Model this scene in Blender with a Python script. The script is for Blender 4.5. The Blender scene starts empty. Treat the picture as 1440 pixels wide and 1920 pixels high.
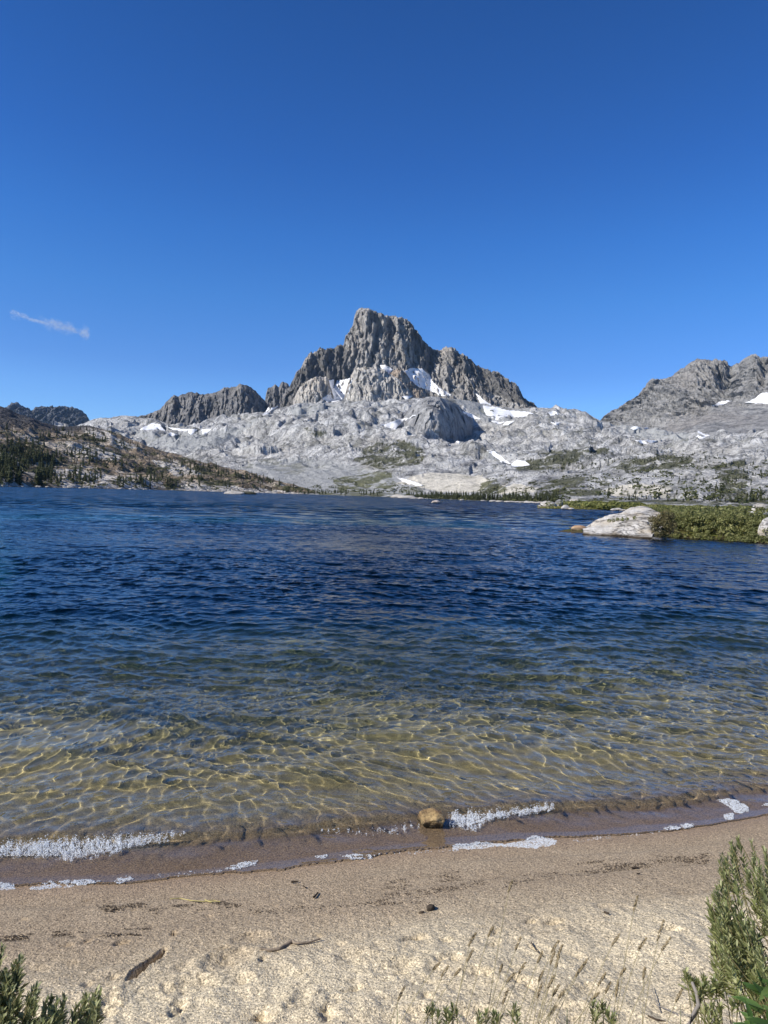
import bpy, math, random
import numpy as np
from mathutils import Vector, Matrix
from mathutils.bvhtree import BVHTree

# ------------------------------------------------------------------ camera
F_PX = 1332.0                       # focal length in photo pixels (1440 x 1920)
CAM_H = 2.2
PITCH = math.radians(1.36)
ROLL = math.radians(1.78)
scene = bpy.context.scene
cam_d = bpy.data.cameras.new('camera')
cam = bpy.data.objects.new('camera', cam_d)
scene.collection.objects.link(cam)
scene.camera = cam
cam_d.sensor_fit = 'VERTICAL'
cam_d.sensor_height = 24.0
cam_d.lens = 24.0 * F_PX / 1920.0
cam_d.clip_start = 0.05
cam_d.clip_end = 60000
CAM_R = Matrix.Rotation(math.pi / 2 - PITCH, 4, 'X') @ Matrix.Rotation(ROLL, 4, 'Z')
cam.matrix_world = Matrix.Translation((0, 0, CAM_H)) @ CAM_R

# ------------------------------------------------------------------ sky + sun
SUN_EL = math.radians(37)
SUN_AZ = math.radians(-114)          # measured clockwise from +Y (view direction); the sun is to the left and behind
sun_dir = Vector((math.sin(SUN_AZ) * math.cos(SUN_EL), math.cos(SUN_AZ) * math.cos(SUN_EL), math.sin(SUN_EL)))
world = bpy.data.worlds.new('World')
scene.world = world
world.use_nodes = True
wt = world.node_tree
wt.nodes.clear()
sky = wt.nodes.new('ShaderNodeTexSky')
sky.sky_type = 'NISHITA'
sky.sun_disc = False
sky.sun_elevation = SUN_EL
sky.sun_rotation = SUN_AZ
sky.altitude = 3000
sky.air_density = 1.0
sky.dust_density = 0.0
sky.ozone_density = 3.0
hs = wt.nodes.new('ShaderNodeHueSaturation')
hs.inputs['Saturation'].default_value = 1.1
hs.inputs['Hue'].default_value = 0.5
# clear high-altitude air: the sky model is deepened a little more towards the zenith
geo = wt.nodes.new('ShaderNodeTexCoord')
sepz = wt.nodes.new('ShaderNodeSeparateXYZ')
wt.links.new(geo.outputs['Generated'], sepz.inputs[0])
rmp = wt.nodes.new('ShaderNodeValToRGB')
cr = rmp.color_ramp
SKY_T = [(0.0, (0.95, 1.10, 1.25)), (math.sin(math.radians(7.4)), (0.80, 1.08, 1.40)), (math.sin(math.radians(9.6)), (0.68, 0.98, 1.36)), (math.sin(math.radians(14.9)), (0.54, 1.03, 1.46)),
         (math.sin(math.radians(19.4)), (0.42, 0.97, 1.50)), (math.sin(math.radians(24.5)), (0.33, 0.84, 1.42)), (math.sin(math.radians(34.6)), (0.26, 0.72, 1.24)), (1.0, (0.16, 0.48, 0.66))]
while len(cr.elements) < len(SKY_T): cr.elements.new(0.5)
for e, (q, c_) in zip(cr.elements, SKY_T):
    e.position = q; e.color = (*[v * 0.5 for v in c_], 1)
wt.links.new(sepz.outputs[2], rmp.inputs[0])
tint = wt.nodes.new('ShaderNodeMix')
tint.data_type = 'RGBA'
tint.blend_type = 'MULTIPLY'
tint.inputs['Factor'].default_value = 1.0
wt.links.new(rmp.outputs[0], tint.inputs[7])
bg = wt.nodes.new('ShaderNodeBackground')
bg.inputs['Strength'].default_value = 0.24 / 1.23
wo = wt.nodes.new('ShaderNodeOutputWorld')
wt.links.new(sky.outputs[0], hs.inputs['Color'])
wt.links.new(hs.outputs[0], tint.inputs[6])
wt.links.new(tint.outputs[2], bg.inputs['Color'])
wt.links.new(bg.outputs[0], wo.inputs[0])
sun_l = bpy.data.lights.new('sun', 'SUN')
sun_l.energy = 5.0
sun_l.angle = math.radians(0.5)
sun_l.color = (1.0, 0.95, 0.87)
sun_l.cycles.is_caustics_light = True
sun = bpy.data.objects.new('sun', sun_l)
scene.collection.objects.link(sun)
sun.rotation_euler = (-sun_dir).to_track_quat('-Z', 'Y').to_euler()

vs = scene.view_settings
vs.view_transform = 'Standard'
vs.look = 'None'
vs.exposure = 0.30
vs.gamma = 1.0
vs.use_curve_mapping = False
cy = scene.cycles
cy.use_denoising = True
cy.max_bounces = 8
cy.transmission_bounces = 6
cy.transparent_max_bounces = 12
cy.volume_bounces = 0
cy.caustics_refractive = True
cy.caustics_reflective = False
cy.sample_clamp_indirect = 4.0

# ------------------------------------------------------------------ numeric helpers
RM = np.array([[CAM_R[i][j] for j in range(3)] for i in range(3)])
def px_dir(x, y):
    x = np.asarray(x, float); y = np.asarray(y, float)
    v = np.stack([(x - 720) / F_PX, -(y - 960) / F_PX, -np.ones_like(x + y)], -1)
    return v @ RM.T
def px_ae(x, y):
    """azimuth (from +Y, to the right) and tan(elevation) of a photo pixel"""
    d = px_dir(x, y)
    return np.arctan2(d[..., 0], d[..., 1]), d[..., 2] / np.hypot(d[..., 0], d[..., 1])
def px_at(x, y, r):
    a, t = px_ae(x, y)
    return np.stack([np.sin(a) * r, np.cos(a) * r, CAM_H + t * r], -1)
def px_plane(x, y, z=0.0):
    d = px_dir(x, y)
    t = (z - CAM_H) / d[..., 2]
    return np.stack([d[..., 0] * t, d[..., 1] * t], -1)
def to_px(P):
    q = (np.asarray(P, float) - np.array([0, 0, CAM_H])) @ RM
    return 720 + F_PX * q[..., 0] / -q[..., 2], 960 - F_PX * q[..., 1] / -q[..., 2]

def _hash(ix, iy, iz, seed):
    h = (ix.astype(np.uint32) * np.uint32(374761393) + iy.astype(np.uint32) * np.uint32(668265263)
         + iz.astype(np.uint32) * np.uint32(2147483647) + np.uint32(seed * 1013904223 & 0xffffffff))
    h = (h ^ (h >> np.uint32(13))) * np.uint32(1274126177)
    h = (h ^ (h >> np.uint32(16))) * np.uint32(2246822519)
    h = h ^ (h >> np.uint32(15))
    return h.astype(np.float64) / 4294967295.0 * 2 - 1
def vnoise(x, y, z=None, seed=0):
    if z is None: z = np.zeros_like(x)
    x = x + 1000.37; y = y + 1000.71; z = z + 1000.13
    ix = np.floor(x).astype(np.int64); iy = np.floor(y).astype(np.int64); iz = np.floor(z).astype(np.int64)
    fx = x - ix; fy = y - iy; fz = z - iz
    fx = fx * fx * fx * (fx * (fx * 6 - 15) + 10); fy = fy * fy * fy * (fy * (fy * 6 - 15) + 10); fz = fz * fz * (3 - 2 * fz)
    r = 0
    for dz in (0, 1):
        wz = fz if dz else 1 - fz
        for dy in (0, 1):
            wy = fy if dy else 1 - fy
            a = _hash(ix, iy + dy, iz + dz, seed); b = _hash(ix + 1, iy + dy, iz + dz, seed)
            r = r + wz * wy * (a * (1 - fx) + b * fx)
    return r
def fbm(x, y, z=None, octv=5, seed=0, gain=0.5):
    if z is None: z = np.zeros_like(x)
    r = 0; a = 1.0; t = 0
    for k in range(octv):
        r = r + a * vnoise(x, y, z, seed + k * 17)
        t += a; a *= gain
        x, y, z = x * 1.93 + y * 0.35, y * 1.93 - x * 0.35, z * 2.03
    return r / t
def ridged(x, y, z=None, octv=4, seed=0, gain=0.5):
    if z is None: z = np.zeros_like(x)
    r = 0; a = 1.0; t = 0
    for k in range(octv):
        n = 1 - np.abs(vnoise(x, y, z, seed + k * 31)) * 2
        r = r + a * n
        t += a; a *= gain
        x, y, z = x * 1.97 + y * 0.3, y * 1.97 - x * 0.3, z * 2.05
    return r / t                      # about -1..1, sharp at the top
def smooth(e0, e1, x):
    t = np.clip((x - e0) / (e1 - e0), 0, 1)
    return t * t * (3 - 2 * t)

def facet(x, y, seed=0, jit=0.9, tilt=1.0):
    """broken-rock noise: every random cell is one tilted plane, so the surface gets flat facets and sharp steps"""
    x = x + 500.3; y = y + 500.7
    ix = np.floor(x).astype(np.int64); iy = np.floor(y).astype(np.int64)
    best = np.full(x.shape, 1e9); val = np.zeros_like(x); zz = np.zeros_like(ix)
    for dy in (-1, 0, 1):
        for dx in (-1, 0, 1):
            cx = ix + dx; cy_ = iy + dy
            jx = cx + 0.5 + 0.5 * jit * _hash(cx, cy_, zz, seed + 1); jy = cy_ + 0.5 + 0.5 * jit * _hash(cx, cy_, zz, seed + 2)
            d = (x - jx) ** 2 + (y - jy) ** 2
            v = 0.4 * _hash(cx, cy_, zz, seed + 3) + tilt * ((x - jx) * _hash(cx, cy_, zz, seed + 4) + (y - jy) * _hash(cx, cy_, zz, seed + 5))
            k = d < best
            best = np.where(k, d, best); val = np.where(k, v, val)
    return val

# ------------------------------------------------------------------ mesh helpers
def mesh_np(name, V, faces, mat, smooth_shade=True, parent=None, uv=None):
    """faces: (n,4) or (n,3) int array or list of arrays"""
    if not isinstance(faces, (list, tuple)): faces = [faces]
    me = bpy.data.meshes.new(name)
    V = np.asarray(V, np.float32).reshape(-1, 3)
    me.vertices.add(len(V)); me.vertices.foreach_set('co', V.ravel())
    loops = np.concatenate([np.asarray(f, np.int32).ravel() for f in faces])
    totals = np.concatenate([np.full(len(f), np.asarray(f).shape[1], np.int32) for f in faces])
    starts = np.concatenate([[0], np.cumsum(totals)[:-1]]).astype(np.int32)
    me.loops.add(len(loops)); me.loops.foreach_set('vertex_index', loops)
    me.polygons.add(len(totals)); me.polygons.foreach_set('loop_start', starts); me.polygons.foreach_set('loop_total', totals)
    me.polygons.foreach_set('use_smooth', np.full(len(totals), smooth_shade))
    me.update(calc_edges=True)
    me.validate(clean_customdata=False)
    if mat: me.materials.append(mat)
    o = bpy.data.objects.new(name, me)
    scene.collection.objects.link(o)
    if parent: o.parent = parent
    return o
def grid_faces(nr, nc, flip=False):
    i = np.arange(nr * nc).reshape(nr, nc)
    q = np.stack([i[:-1, :-1], i[:-1, 1:], i[1:, 1:], i[1:, :-1]], -1).reshape(-1, 4)
    return q[:, ::-1] if flip else q
def attr(o, name, values):
    a = o.data.attributes.new(name, 'FLOAT', 'POINT')
    a.data.foreach_set('value', np.asarray(values, np.float32).ravel())
def tag(o, label=None, cat=None, group=None, kind=None):
    if label: o['label'] = label
    if cat: o['category'] = cat
    if group: o['group'] = group
    if kind: o['kind'] = kind
    return o
def empty(name, loc, rz=0.0):
    e = bpy.data.objects.new(name, None)
    scene.collection.objects.link(e)
    e.location = loc; e.rotation_euler.z = rz
    e.empty_display_size = 0.1
    return e

# ------------------------------------------------------------------ node helpers
class NT:
    def __init__(s, name):
        s.mat = bpy.data.materials.new(name); s.mat.use_nodes = True
        s.t = s.mat.node_tree; s.t.nodes.clear()
        s.out = s.t.nodes.new('ShaderNodeOutputMaterial')
        s._pos = None
    def node(s, typ, ins=None, **props):
        n = s.t.nodes.new(typ)
        for k, v in props.items(): setattr(n, k, v)
        for k, v in (ins or {}).items(): s.set(n.inputs[k], v)
        return n
    def set(s, sock, v):
        if isinstance(v, bpy.types.NodeSocket): s.t.links.new(v, sock)
        elif isinstance(v, bpy.types.Node): s.t.links.new(v.outputs[0], sock)
        else:
            if hasattr(sock, 'default_value') and hasattr(sock.default_value, '__len__') and len(sock.default_value) == 4 and len(v) == 3: v = (*v, 1)
            sock.default_value = v
    def pos(s):
        if s._pos is None: s._pos = s.node('ShaderNodeNewGeometry').outputs['Position']
        return s._pos
    def mapping(s, scale, loc=(0, 0, 0), rot=(0, 0, 0), vec=None):
        return s.node('ShaderNodeMapping', {0: vec or s.pos(), 1: loc, 2: rot, 3: scale}).outputs[0]
    def noise(s, scale, detail=4, rough=0.55, vec=None, dist=0.0):
        return s.node('ShaderNodeTexNoise', {'Vector': vec or s.pos(), 'Scale': scale, 'Detail': detail, 'Roughness': rough, 'Distortion': dist}).outputs[0]
    def voronoi(s, scale, vec=None, feature='F1', out='Distance', rnd=1.0):
        return s.node('ShaderNodeTexVoronoi', {'Vector': vec or s.pos(), 'Scale': scale, 'Randomness': rnd}, feature=feature).outputs[out]
    def attr(s, name):
        return s.node('ShaderNodeAttribute', attribute_name=name).outputs['Fac']
    def ramp(s, fac, pts):
        n = s.node('ShaderNodeValToRGB', {0: fac})
        cr = n.color_ramp
        while len(cr.elements) < len(pts): cr.elements.new(0.5)
        for e, (p, c) in zip(cr.elements, pts):
            e.position = p; e.color = (*c, 1) if hasattr(c, '__len__') else (c, c, c, 1)
        return n.outputs[0]
    def mr(s, v, a, b, c=0.0, d=1.0, smoothstep=False):
        n = s.node('ShaderNodeMapRange', {0: v, 1: a, 2: b, 3: c, 4: d})
        if smoothstep: n.interpolation_type = 'SMOOTHSTEP'
        return n.outputs[0]
    def mix(s, fac, a, b, mode='MIX'):
        n = s.node('ShaderNodeMix', data_type='RGBA', blend_type=mode)
        s.set(n.inputs[0], fac); s.set(n.inputs[6], a); s.set(n.inputs[7], b)
        return n.outputs[2]
    def math(s, op, a, b=0.0, clamp=False):
        n = s.node('ShaderNodeMath', operation=op, use_clamp=clamp)
        s.set(n.inputs[0], a); s.set(n.inputs[1], b)
        return n.outputs[0]
    def bump(s, h, dist, strength=1.0, normal=None):
        n = s.node('ShaderNodeBump', {'Height': h, 'Distance': dist, 'Strength': strength})
        if normal: s.set(n.inputs['Normal'], normal)
        return n.outputs[0]
    def bsdf(s, color, rough=0.8, normal=None, spec=0.3, **kw):
        n = s.node('ShaderNodeBsdfPrincipled', {'Base Color': color, 'Roughness': rough, 'Specular IOR Level': spec})
        if normal: s.set(n.inputs['Normal'], normal)
        for k, v in kw.items(): s.set(n.inputs[k.replace('_', ' ')], v)
        s.t.links.new(n.outputs[0], s.out.inputs[0])
        return n
    def sep(s, v=None):
        return s.node('ShaderNodeSeparateXYZ', {0: v or s.pos()}).outputs
def lin(r, g, b):
    f = lambda c: (c / 12.92 if c <= 0.04045 else ((c + 0.055) / 1.055) ** 2.4)
    return (f(r / 255), f(g / 255), f(b / 255))
# ------------------------------------------------------------------ the shore profile
def shore_y(x):
    xc = np.clip(x, -6, 6)
    return 4.28 + 0.24 * x + 0.010 * xc * xc + 0.05 * np.sin(x * 1.9 + 0.6) * np.exp(-(x / 6) ** 2)
def far_land(x, y):
    """how far under the far terrain a point of the sheet is (0 in the lake, 1 well inside the land)"""
    return np.zeros_like(x)
def bed_z(s):
    return np.interp(s, [-200, -30, -8, -4, -1.2, 0, 0.5, 3, 7, 9, 13, 22, 45, 400], [6, 3.0, 1.05, 0.52, 0.165, 0, -0.05, -0.26, -0.66, -0.95, -2.1, -4.2, -7.0, -7.0])

def gouge(x, y, cx, cy, L, W, ang, depth, rim=0.35, sharp=2.0):
    ca, sa = math.cos(ang), math.sin(ang)
    u = (x - cx) * ca + (y - cy) * sa; v = -(x - cx) * sa + (y - cy) * ca
    q = np.sqrt((u / L) ** 2 + (v / W) ** 2)
    return -depth * np.exp(-q ** (2 * sharp)) + depth * rim * np.exp(-((q - 1.25) / 0.32) ** 2)

def beach_z(x, y):
    s = y - shore_y(x)
    z = bed_z(s)
    near = np.exp(-(np.maximum(np.hypot(x, y - 3) - 6, 0) / 3) ** 2)
    dry = smooth(-0.75, -1.25, s + 0.10 * fbm(x * 1.6, y * 1.6, seed=3, octv=2))
    wetz = smooth(-0.05, -0.6, s)
    z = z + near * dry * (0.022 * fbm(x * 2.6, y * 2.6, seed=5, octv=3) + 0.014 * fbm(x * 7, y * 7, seed=8, octv=3)
                          + 0.010 * np.maximum(ridged(x * 5 + 1.5 * y, y * 4, seed=9, octv=3), 0))
    z = z + near * wetz * 0.0022 * fbm(x * 26, y * 34, seed=11, octv=3)
    z = z + near * (0.002 + 0.004 * smooth(0, 3, s)) * fbm(x * 3, y * 5, seed=13, octv=3)
    # faint swash terraces left by earlier waves
    for so, hh in ((-0.33, 0.010), (-0.62, 0.008), (-0.95, 0.012)):
        w = so + 0.07 * fbm(x * 0.9 + so * 9, y * 0.05, seed=21, octv=3)
        z = z - near * hh * (smooth(w - 0.02, w + 0.03, s) - smooth(w + 0.03, w + 0.25, s))
    return z

beach_marks = []                     # (px, py, length, width, angle, depth, rim, sharp) - footprints, hollows and scrapes read off the photo
def mark(px, py, L, W, ang, depth, rim=0.3, sharp=1.2):
    if depth < 0.05: depth *= 0.85; W *= 1.25; L *= 1.15
    beach_marks.append((px, py, L, W, ang, depth, rim, sharp))
mark(276, 1805, 0.125, 0.022, 1.32, 0.11, 0.08, 2.4)      # the deep dark slash
mark(228, 1768, 0.030, 0.016, 0.5, 0.024, 0.3, 1.2)
mark(325, 1750, 0.010, 0.020, 0.2, 0.026, 0.3)
mark(125, 1772, 0.030, 0.014, 0.3, 0.016)
mark(160, 1766, 0.024, 0.013, 0.6, 0.014)
mark(215, 1832, 0.022, 0.012, 0.8, 0.014)
mark(205, 1880, 0.030, 0.070, 0.2, 0.022, 0.4, 1.1)
mark(337, 1890, 0.024, 0.055, 0.1, 0.026)
mark(312, 1852, 0.018, 0.030, 0.3, 0.016)
mark(356, 1850, 0.080, 0.050, 0.3, 0.018, 0.6)            # trodden boot prints
mark(430, 1800, 0.100, 0.055, 0.5, 0.022, 0.6)
mark(470, 1760, 0.075, 0.035, 0.4, 0.014, 0.5)
mark(455, 1838, 0.035, 0.025, 0.6, 0.018)
mark(495, 1905, 0.025, 0.050, 0.2, 0.026)
mark(492, 1797, 0.016, 0.022, 0.1, 0.022)
mark(565, 1822, 0.050, 0.014, 0.7, 0.012)
mark(612, 1900, 0.024, 0.045, 0.1, 0.022)
mark(660, 1855, 0.045, 0.014, 0.5, 0.018)
mark(745, 1812, 0.085, 0.040, 0.3, 0.022, 0.4)
mark(770, 1760, 0.060, 0.014, 0.5, 0.018)
mark(898, 1822, 0.045, 0.045, 0.9, 0.022)
mark(858, 1795, 0.030, 0.022, 0.9, 0.018)
mark(925, 1768, 0.040, 0.018, 0.7, 0.016)
mark(800, 1865, 0.025, 0.030, 0.4, 0.020)
mark(982, 1838, 0.065, 0.020, -0.95, 0.028, 0.2)
mark(1005, 1780, 0.050, 0.008, -1.0, 0.016, 0.2)
mark(1040, 1728, 0.050, 0.016, 0.1, 0.026)
mark(995, 1729, 0.035, 0.014, 0.3, 0.018)
mark(1265, 1742, 0.045, 0.020, -0.4, 0.022)
mark(1130, 1700, 0.050, 0.020, 0.2, 0.010)
mark(880, 1890, 0.060, 0.030, 0.2, 0.016)
rg_m = random.Random(6)
for _k in range(26):
    mark(rg_m.uniform(0, 1330), rg_m.uniform(1745, 1915), rg_m.uniform(0.012, 0.05), rg_m.uniform(0.01, 0.035), rg_m.uniform(0, 3), rg_m.uniform(0.006, 0.016), 0.3, 1.1)
for _k in range(22):
    mark(rg_m.uniform(0, 1330), rg_m.uniform(1680, 1760), rg_m.uniform(0.008, 0.03), rg_m.uniform(0.006, 0.014), rg_m.uniform(-0.3, 0.5), rg_m.uniform(0.004, 0.010), 0.3, 1.1)
mark(1100, 1860, 0.070, 0.040, 0.4, 0.014, 0.5)
mark(560, 1875, 0.070, 0.035, 1.3, 0.014, 0.5)
mark(660, 1790, 0.060, 0.030, 0.2, 0.010, 0.5)
mark(1180, 1800, 0.060, 0.030, 1.0, 0.010, 0.5)
mark(780, 1900, 0.060, 0.030, 1.2, 0.014, 0.5)
def ground_hit(px, py, it=6):
    z = 0.2
    for _ in range(it):
        p = px_plane(px, py, z)
        z = float(beach_z(np.array([p[0]]), np.array([p[1]]))[0])
    return float(p[0]), float(p[1]), z

def axis(lo, hi, step, far, g):
    core = list(np.arange(lo, hi, step))
    out = [hi]; d = step
    while out[-1] < far[1]: d *= g; out.append(out[-1] + d)
    inn = [lo]; d = step
    while inn[-1] > far[0]: d *= g; inn.append(inn[-1] - d)
    return np.array(inn[:0:-1] + core + out)
gx = axis(-3.3, 4.0, 0.010, (-5200, 5200), 1.10)
gy = axis(1.5, 6.0, 0.010, (-1500, 9500), 1.075)
GX, GY = np.meshgrid(gx, gy)
GZ = beach_z(GX.ravel(), GY.ravel()).reshape(GX.shape)
for (px, py, L, W, ang, dep, rim, shp) in beach_marks:
    cx, cyy, _ = ground_hit(px, py)
    m = (np.abs(GX - cx) < 0.5) & (np.abs(GY - cyy) < 0.5)
    wob = 0.45 * W * fbm(GX[m] * 30, GY[m] * 30, seed=int(px) % 997, octv=3); wob2 = 0.45 * W * fbm(GX[m] * 30 + 7, GY[m] * 30, seed=int(py) % 997, octv=3)
    GZ[m] += gouge(GX[m] + wob, GY[m] + wob2, cx, cyy, L, W, ang, dep, rim, shp) * (1 + 0.35 * vnoise(GX[m] * 60, GY[m] * 60, seed=3))
# kicked-up crumbs of sand round the footprints
core = (GX > -3.3) & (GX < 4) & (GY > 1.5) & (GY < 4.6)
xs, yss = GX[core], GY[core]
ss = yss - shore_y(xs)
dryc = smooth(-0.85, -1.25, ss)
cr = np.maximum(vnoise(xs * 34, yss * 34, seed=77) - 0.35, 0) * np.maximum(vnoise(xs * 5, yss * 5, seed=78) + 0.2, 0)
GZ[core] += dryc * 0.012 * cr + (0.25 + 0.75 * dryc) * smooth(0.0, -0.3, ss) * 0.0045 * fbm(xs * 45, yss * 45, seed=79, octv=3)
fp = ridged(xs * 7 + 2 * yss, yss * 6, seed=80, octv=3)
GZ[core] += dryc * 0.006 * fp * np.maximum(vnoise(xs * 2.2, yss * 2.2, seed=81) + 0.3, 0)
o_ground = mesh_np('ground', np.stack([GX, GY, GZ], -1), grid_faces(*GX.shape), None)
S_attr = GY - shore_y(GX)
attr(o_ground, 's', S_attr)
tag(o_ground, kind='structure')
o_ground.cycles.is_caustics_receiver = True
m = NT('sand')
s_ = m.attr('s')
w1 = m.noise(1.3, 4)
w2 = m.noise(7, 4)
sw = m.math('ADD', s_, m.math('ADD', m.math('MULTIPLY', m.math('SUBTRACT', w1, 0.5), 0.55), m.math('MULTIPLY', m.math('SUBTRACT', w2, 0.5), 0.15)))
dryf = m.mr(sw, -0.65, -1.35, 0, 1, True)
wetf = m.mr(m.math('ADD', s_, m.math('MULTIPLY', m.math('SUBTRACT', w2, 0.5), 0.14)), -0.32, 0.02, 0, 1, True)
g1 = m.noise(105, 3, 0.8)
g2 = m.voronoi(150, out='Color')
g2v = m.node('ShaderNodeSeparateColor', {0: g2}).outputs[0]
dry_c = m.mix(m.noise(2.2, 5), (0.56, 0.455, 0.30), (0.76, 0.65, 0.45))
moist_c = m.mix(m.noise(5, 5), (0.32, 0.24, 0.155), (0.45, 0.355, 0.24))
wet_c = m.mix(m.noise(3, 5), (0.29, 0.195, 0.11), (0.38, 0.27, 0.165))
bed_c = m.mix(m.noise(2.0, 4), (0.30, 0.235, 0.10), (0.46, 0.37, 0.18))
c = m.mix(dryf, moist_c, dry_c)
c = m.mix(wetf, c, wet_c)
c = m.mix(m.mr(s_, 0.25, 1.0, 0, 1, True), c, bed_c)
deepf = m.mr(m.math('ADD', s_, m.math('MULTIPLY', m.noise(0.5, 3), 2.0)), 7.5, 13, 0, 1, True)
c = m.mix(deepf, c, (0.03, 0.11, 0.13))  # deep bed tinted teal: the water's depth colour put into the bed
c = m.mix(m.mr(s_, 30, 95, 0, 1, True), c, (0.008, 0.032, 0.06))  # far bed darkened in place of absorption beyond the water body
grain = m.ramp(g1, [(0.32, 0.25), (0.44, 0.82), (0.56, 1.15), (0.68, 1.6)])
c = m.mix(m.mr(s_, 1.5, 4, 1, 0.25), c, grain, 'MULTIPLY')
c = m.mix(m.mr(s_, 0.5, 3, 0.85, 0.0), c, m.ramp(g2v, [(0.0, 0.45), (0.22, 0.9), (0.8, 1.1), (1.0, 1.4)]), 'MULTIPLY')
# thin lines of dark washed-up debris
ln = m.noise(1.6, 5, 0.6, vec=m.mapping((1, 0.4, 1)))
def band(at, w):
    d = m.math('ABSOLUTE', m.math('SUBTRACT', m.math('ADD', s_, m.math('MULTIPLY', m.math('SUBTRACT', ln, 0.5), 0.5)), at))
    return m.mr(d, 0, w, 1, 0)
sp = m.ramp(m.noise(46, 4, 0.7, vec=m.mapping((0.6, 1, 1))), [(0.50, 0), (0.62, 1)])
patch = m.ramp(m.noise(2.5, 3), [(0.45, 0), (0.6, 1)])
deb = m.math('MULTIPLY', m.math('MULTIPLY', m.math('ADD', band(-0.62, 0.04), m.math('ADD', band(-0.95, 0.05), m.math('MULTIPLY', band(-0.28, 0.03), 0.5)), clamp=True), sp), patch)
c = m.mix(m.math('MULTIPLY', deb, 0.5), c, (0.05, 0.035, 0.02))
nb = m.bump(m.noise(95, 3, 0.75), 0.009, m.mr(s_, 0.3, 1.0, 0.9, 0.25))
nb = m.bump(m.noise(26, 5, 0.65), 0.016, m.mr(s_, -1.1, -0.05, 0.9, 0.2), nb)
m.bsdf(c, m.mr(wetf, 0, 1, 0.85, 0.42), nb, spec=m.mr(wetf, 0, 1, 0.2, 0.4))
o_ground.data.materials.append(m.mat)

# ------------------------------------------------------------------ lake water
rng = np.random.default_rng(11)
def wave_set():
    W = []
    def add(n, l0, l1, steep, spread, head):
        for _ in range(n):
            lam = math.exp(rng.uniform(math.log(l0), math.log(l1)))
            k = 2 * math.pi / lam
            th = head + rng.normal(0, spread)
            W.append((k * math.sin(th), k * math.cos(th), steep / k * rng.uniform(0.5, 1.3), rng.uniform(0, 6.283), lam))
    add(12, 1.4, 3.6, 0.017, 0.22, math.radians(8))
    add(16, 0.7, 1.4, 0.028, 0.45, math.radians(-6))
    add(26, 0.28, 0.7, 0.036, 0.65, math.radians(-10))
    add(28, 0.14, 0.28, 0.032, 1.1, 0)
    add(24, 0.07, 0.14, 0.023, 1.3, 0)
    return W
WAVES = wave_set()
def water_disp(x, y, dr):
    """wind ripples as trochoidal waves: returns dx, dy, dz"""
    s = y - shore_y(x)
    depth = np.maximum(-bed_z(s), 0)
    gust = 0.78 + 0.5 * fbm(x / 9, y / 14, seed=41, octv=3)
    wx = x + 0.35 * vnoise(x / 2.3, y / 2.0, seed=51); wy = y + 0.35 * vnoise(x / 2.1 + 9, y / 2.2, seed=52)
    z = np.zeros_like(x); hx = np.zeros_like(x); hy = np.zeros_like(x)
    for kx, ky, a, ph, lam in WAVES:
        fade = np.clip(lam / (3.2 * dr) - 0.6, 0, 1)
        if not fade.any(): continue
        sh = np.clip(depth / (0.07 + 0.12 * lam), 0.03, 1) ** 0.8
        th = kx * wx + ky * wy + ph
        A = a * fade * sh; k = math.hypot(kx, ky); c_ = A * np.cos(th)
        z += A * np.sin(th); hx += c_ * kx / k; hy += c_ * ky / k
    q = 1.15 * gust * smooth(0.15, 0.6, s)
    return hx * q, hy * q, z * gust
BREAK_S = 0.40
def swash_z(x, y, z):
    """thin sheet of water running up the sand, and the little breaker behind it"""
    s = y - shore_y(x)
    b = BREAK_S + 0.10 * fbm(x * 0.9, x * 0, seed=61, octv=3)
    amp = 0.5 + 0.5 * np.sin(x * 2.6 - 1.2) ** 2 + 0.2 * vnoise(x * 3, x * 0, seed=63)
    z = z + 0.034 * amp * smooth(b - 0.05, b + 0.08, s) * (1 - smooth(b + 0.09, b + 0.75, s))
    e = -0.02 + 0.085 * fbm(x * 1.3, x * 0, seed=64, octv=4) + 0.012 * vnoise(x * 14, x * 0, seed=65)
    bz = beach_z(x, y)
    film = bz + 0.0075
    z = np.where(s < 1.2, np.maximum(z, film), z)
    return np.where(s < e, bz - 0.02 - 0.3 * (e - s), z)
az_in = np.radians(np.linspace(-33.5, 33.5, 900))
az_l = np.radians(np.linspace(-88, -33.5, 60)[:-1]); az_r = np.radians(np.linspace(33.5, 88, 60)[1:])
AZ = np.concatenate([az_l, az_in, az_r])
rr = [3.0]
while rr[-1] < 3400:
    r = rr[-1]
    if r < 3.6: d = 0.02
    else: d = max(0.013, min(0.0045 * r ** 1.25 * 0.11 if r < 60 else 0.012 * r, r * r / 1500))
    rr.append(r + d)
rr = np.array(rr); DR = np.gradient(rr)
print('water rows', len(rr), 'cols', len(AZ))
A2, R2 = np.meshgrid(AZ, rr)
_, D2 = np.meshgrid(AZ, DR)
D2 = np.maximum(D2, R2 * 0.0013)
D2 = np.where(np.abs(A2) > math.radians(33.6), np.maximum(D2, R2 * 0.016), D2)
WX, WY = R2 * np.sin(A2), R2 * np.cos(A2)
fl = lambda a: a.ravel()
hx_, hy_, wz_ = water_disp(fl(WX), fl(WY), fl(D2))
nearm = fl(R2) < 40
wz_[nearm] = swash_z(fl(WX)[nearm], fl(WY)[nearm], wz_[nearm])
WX = WX + hx_.reshape(WX.shape); WY = WY + hy_.reshape(WX.shape); WZ = wz_.reshape(WX.shape)
top = np.stack([WX, WY, WZ], -1)
nr, nc = WX.shape
V = top.reshape(-1, 3)
faces = [grid_faces(nr, nc)]
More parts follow.
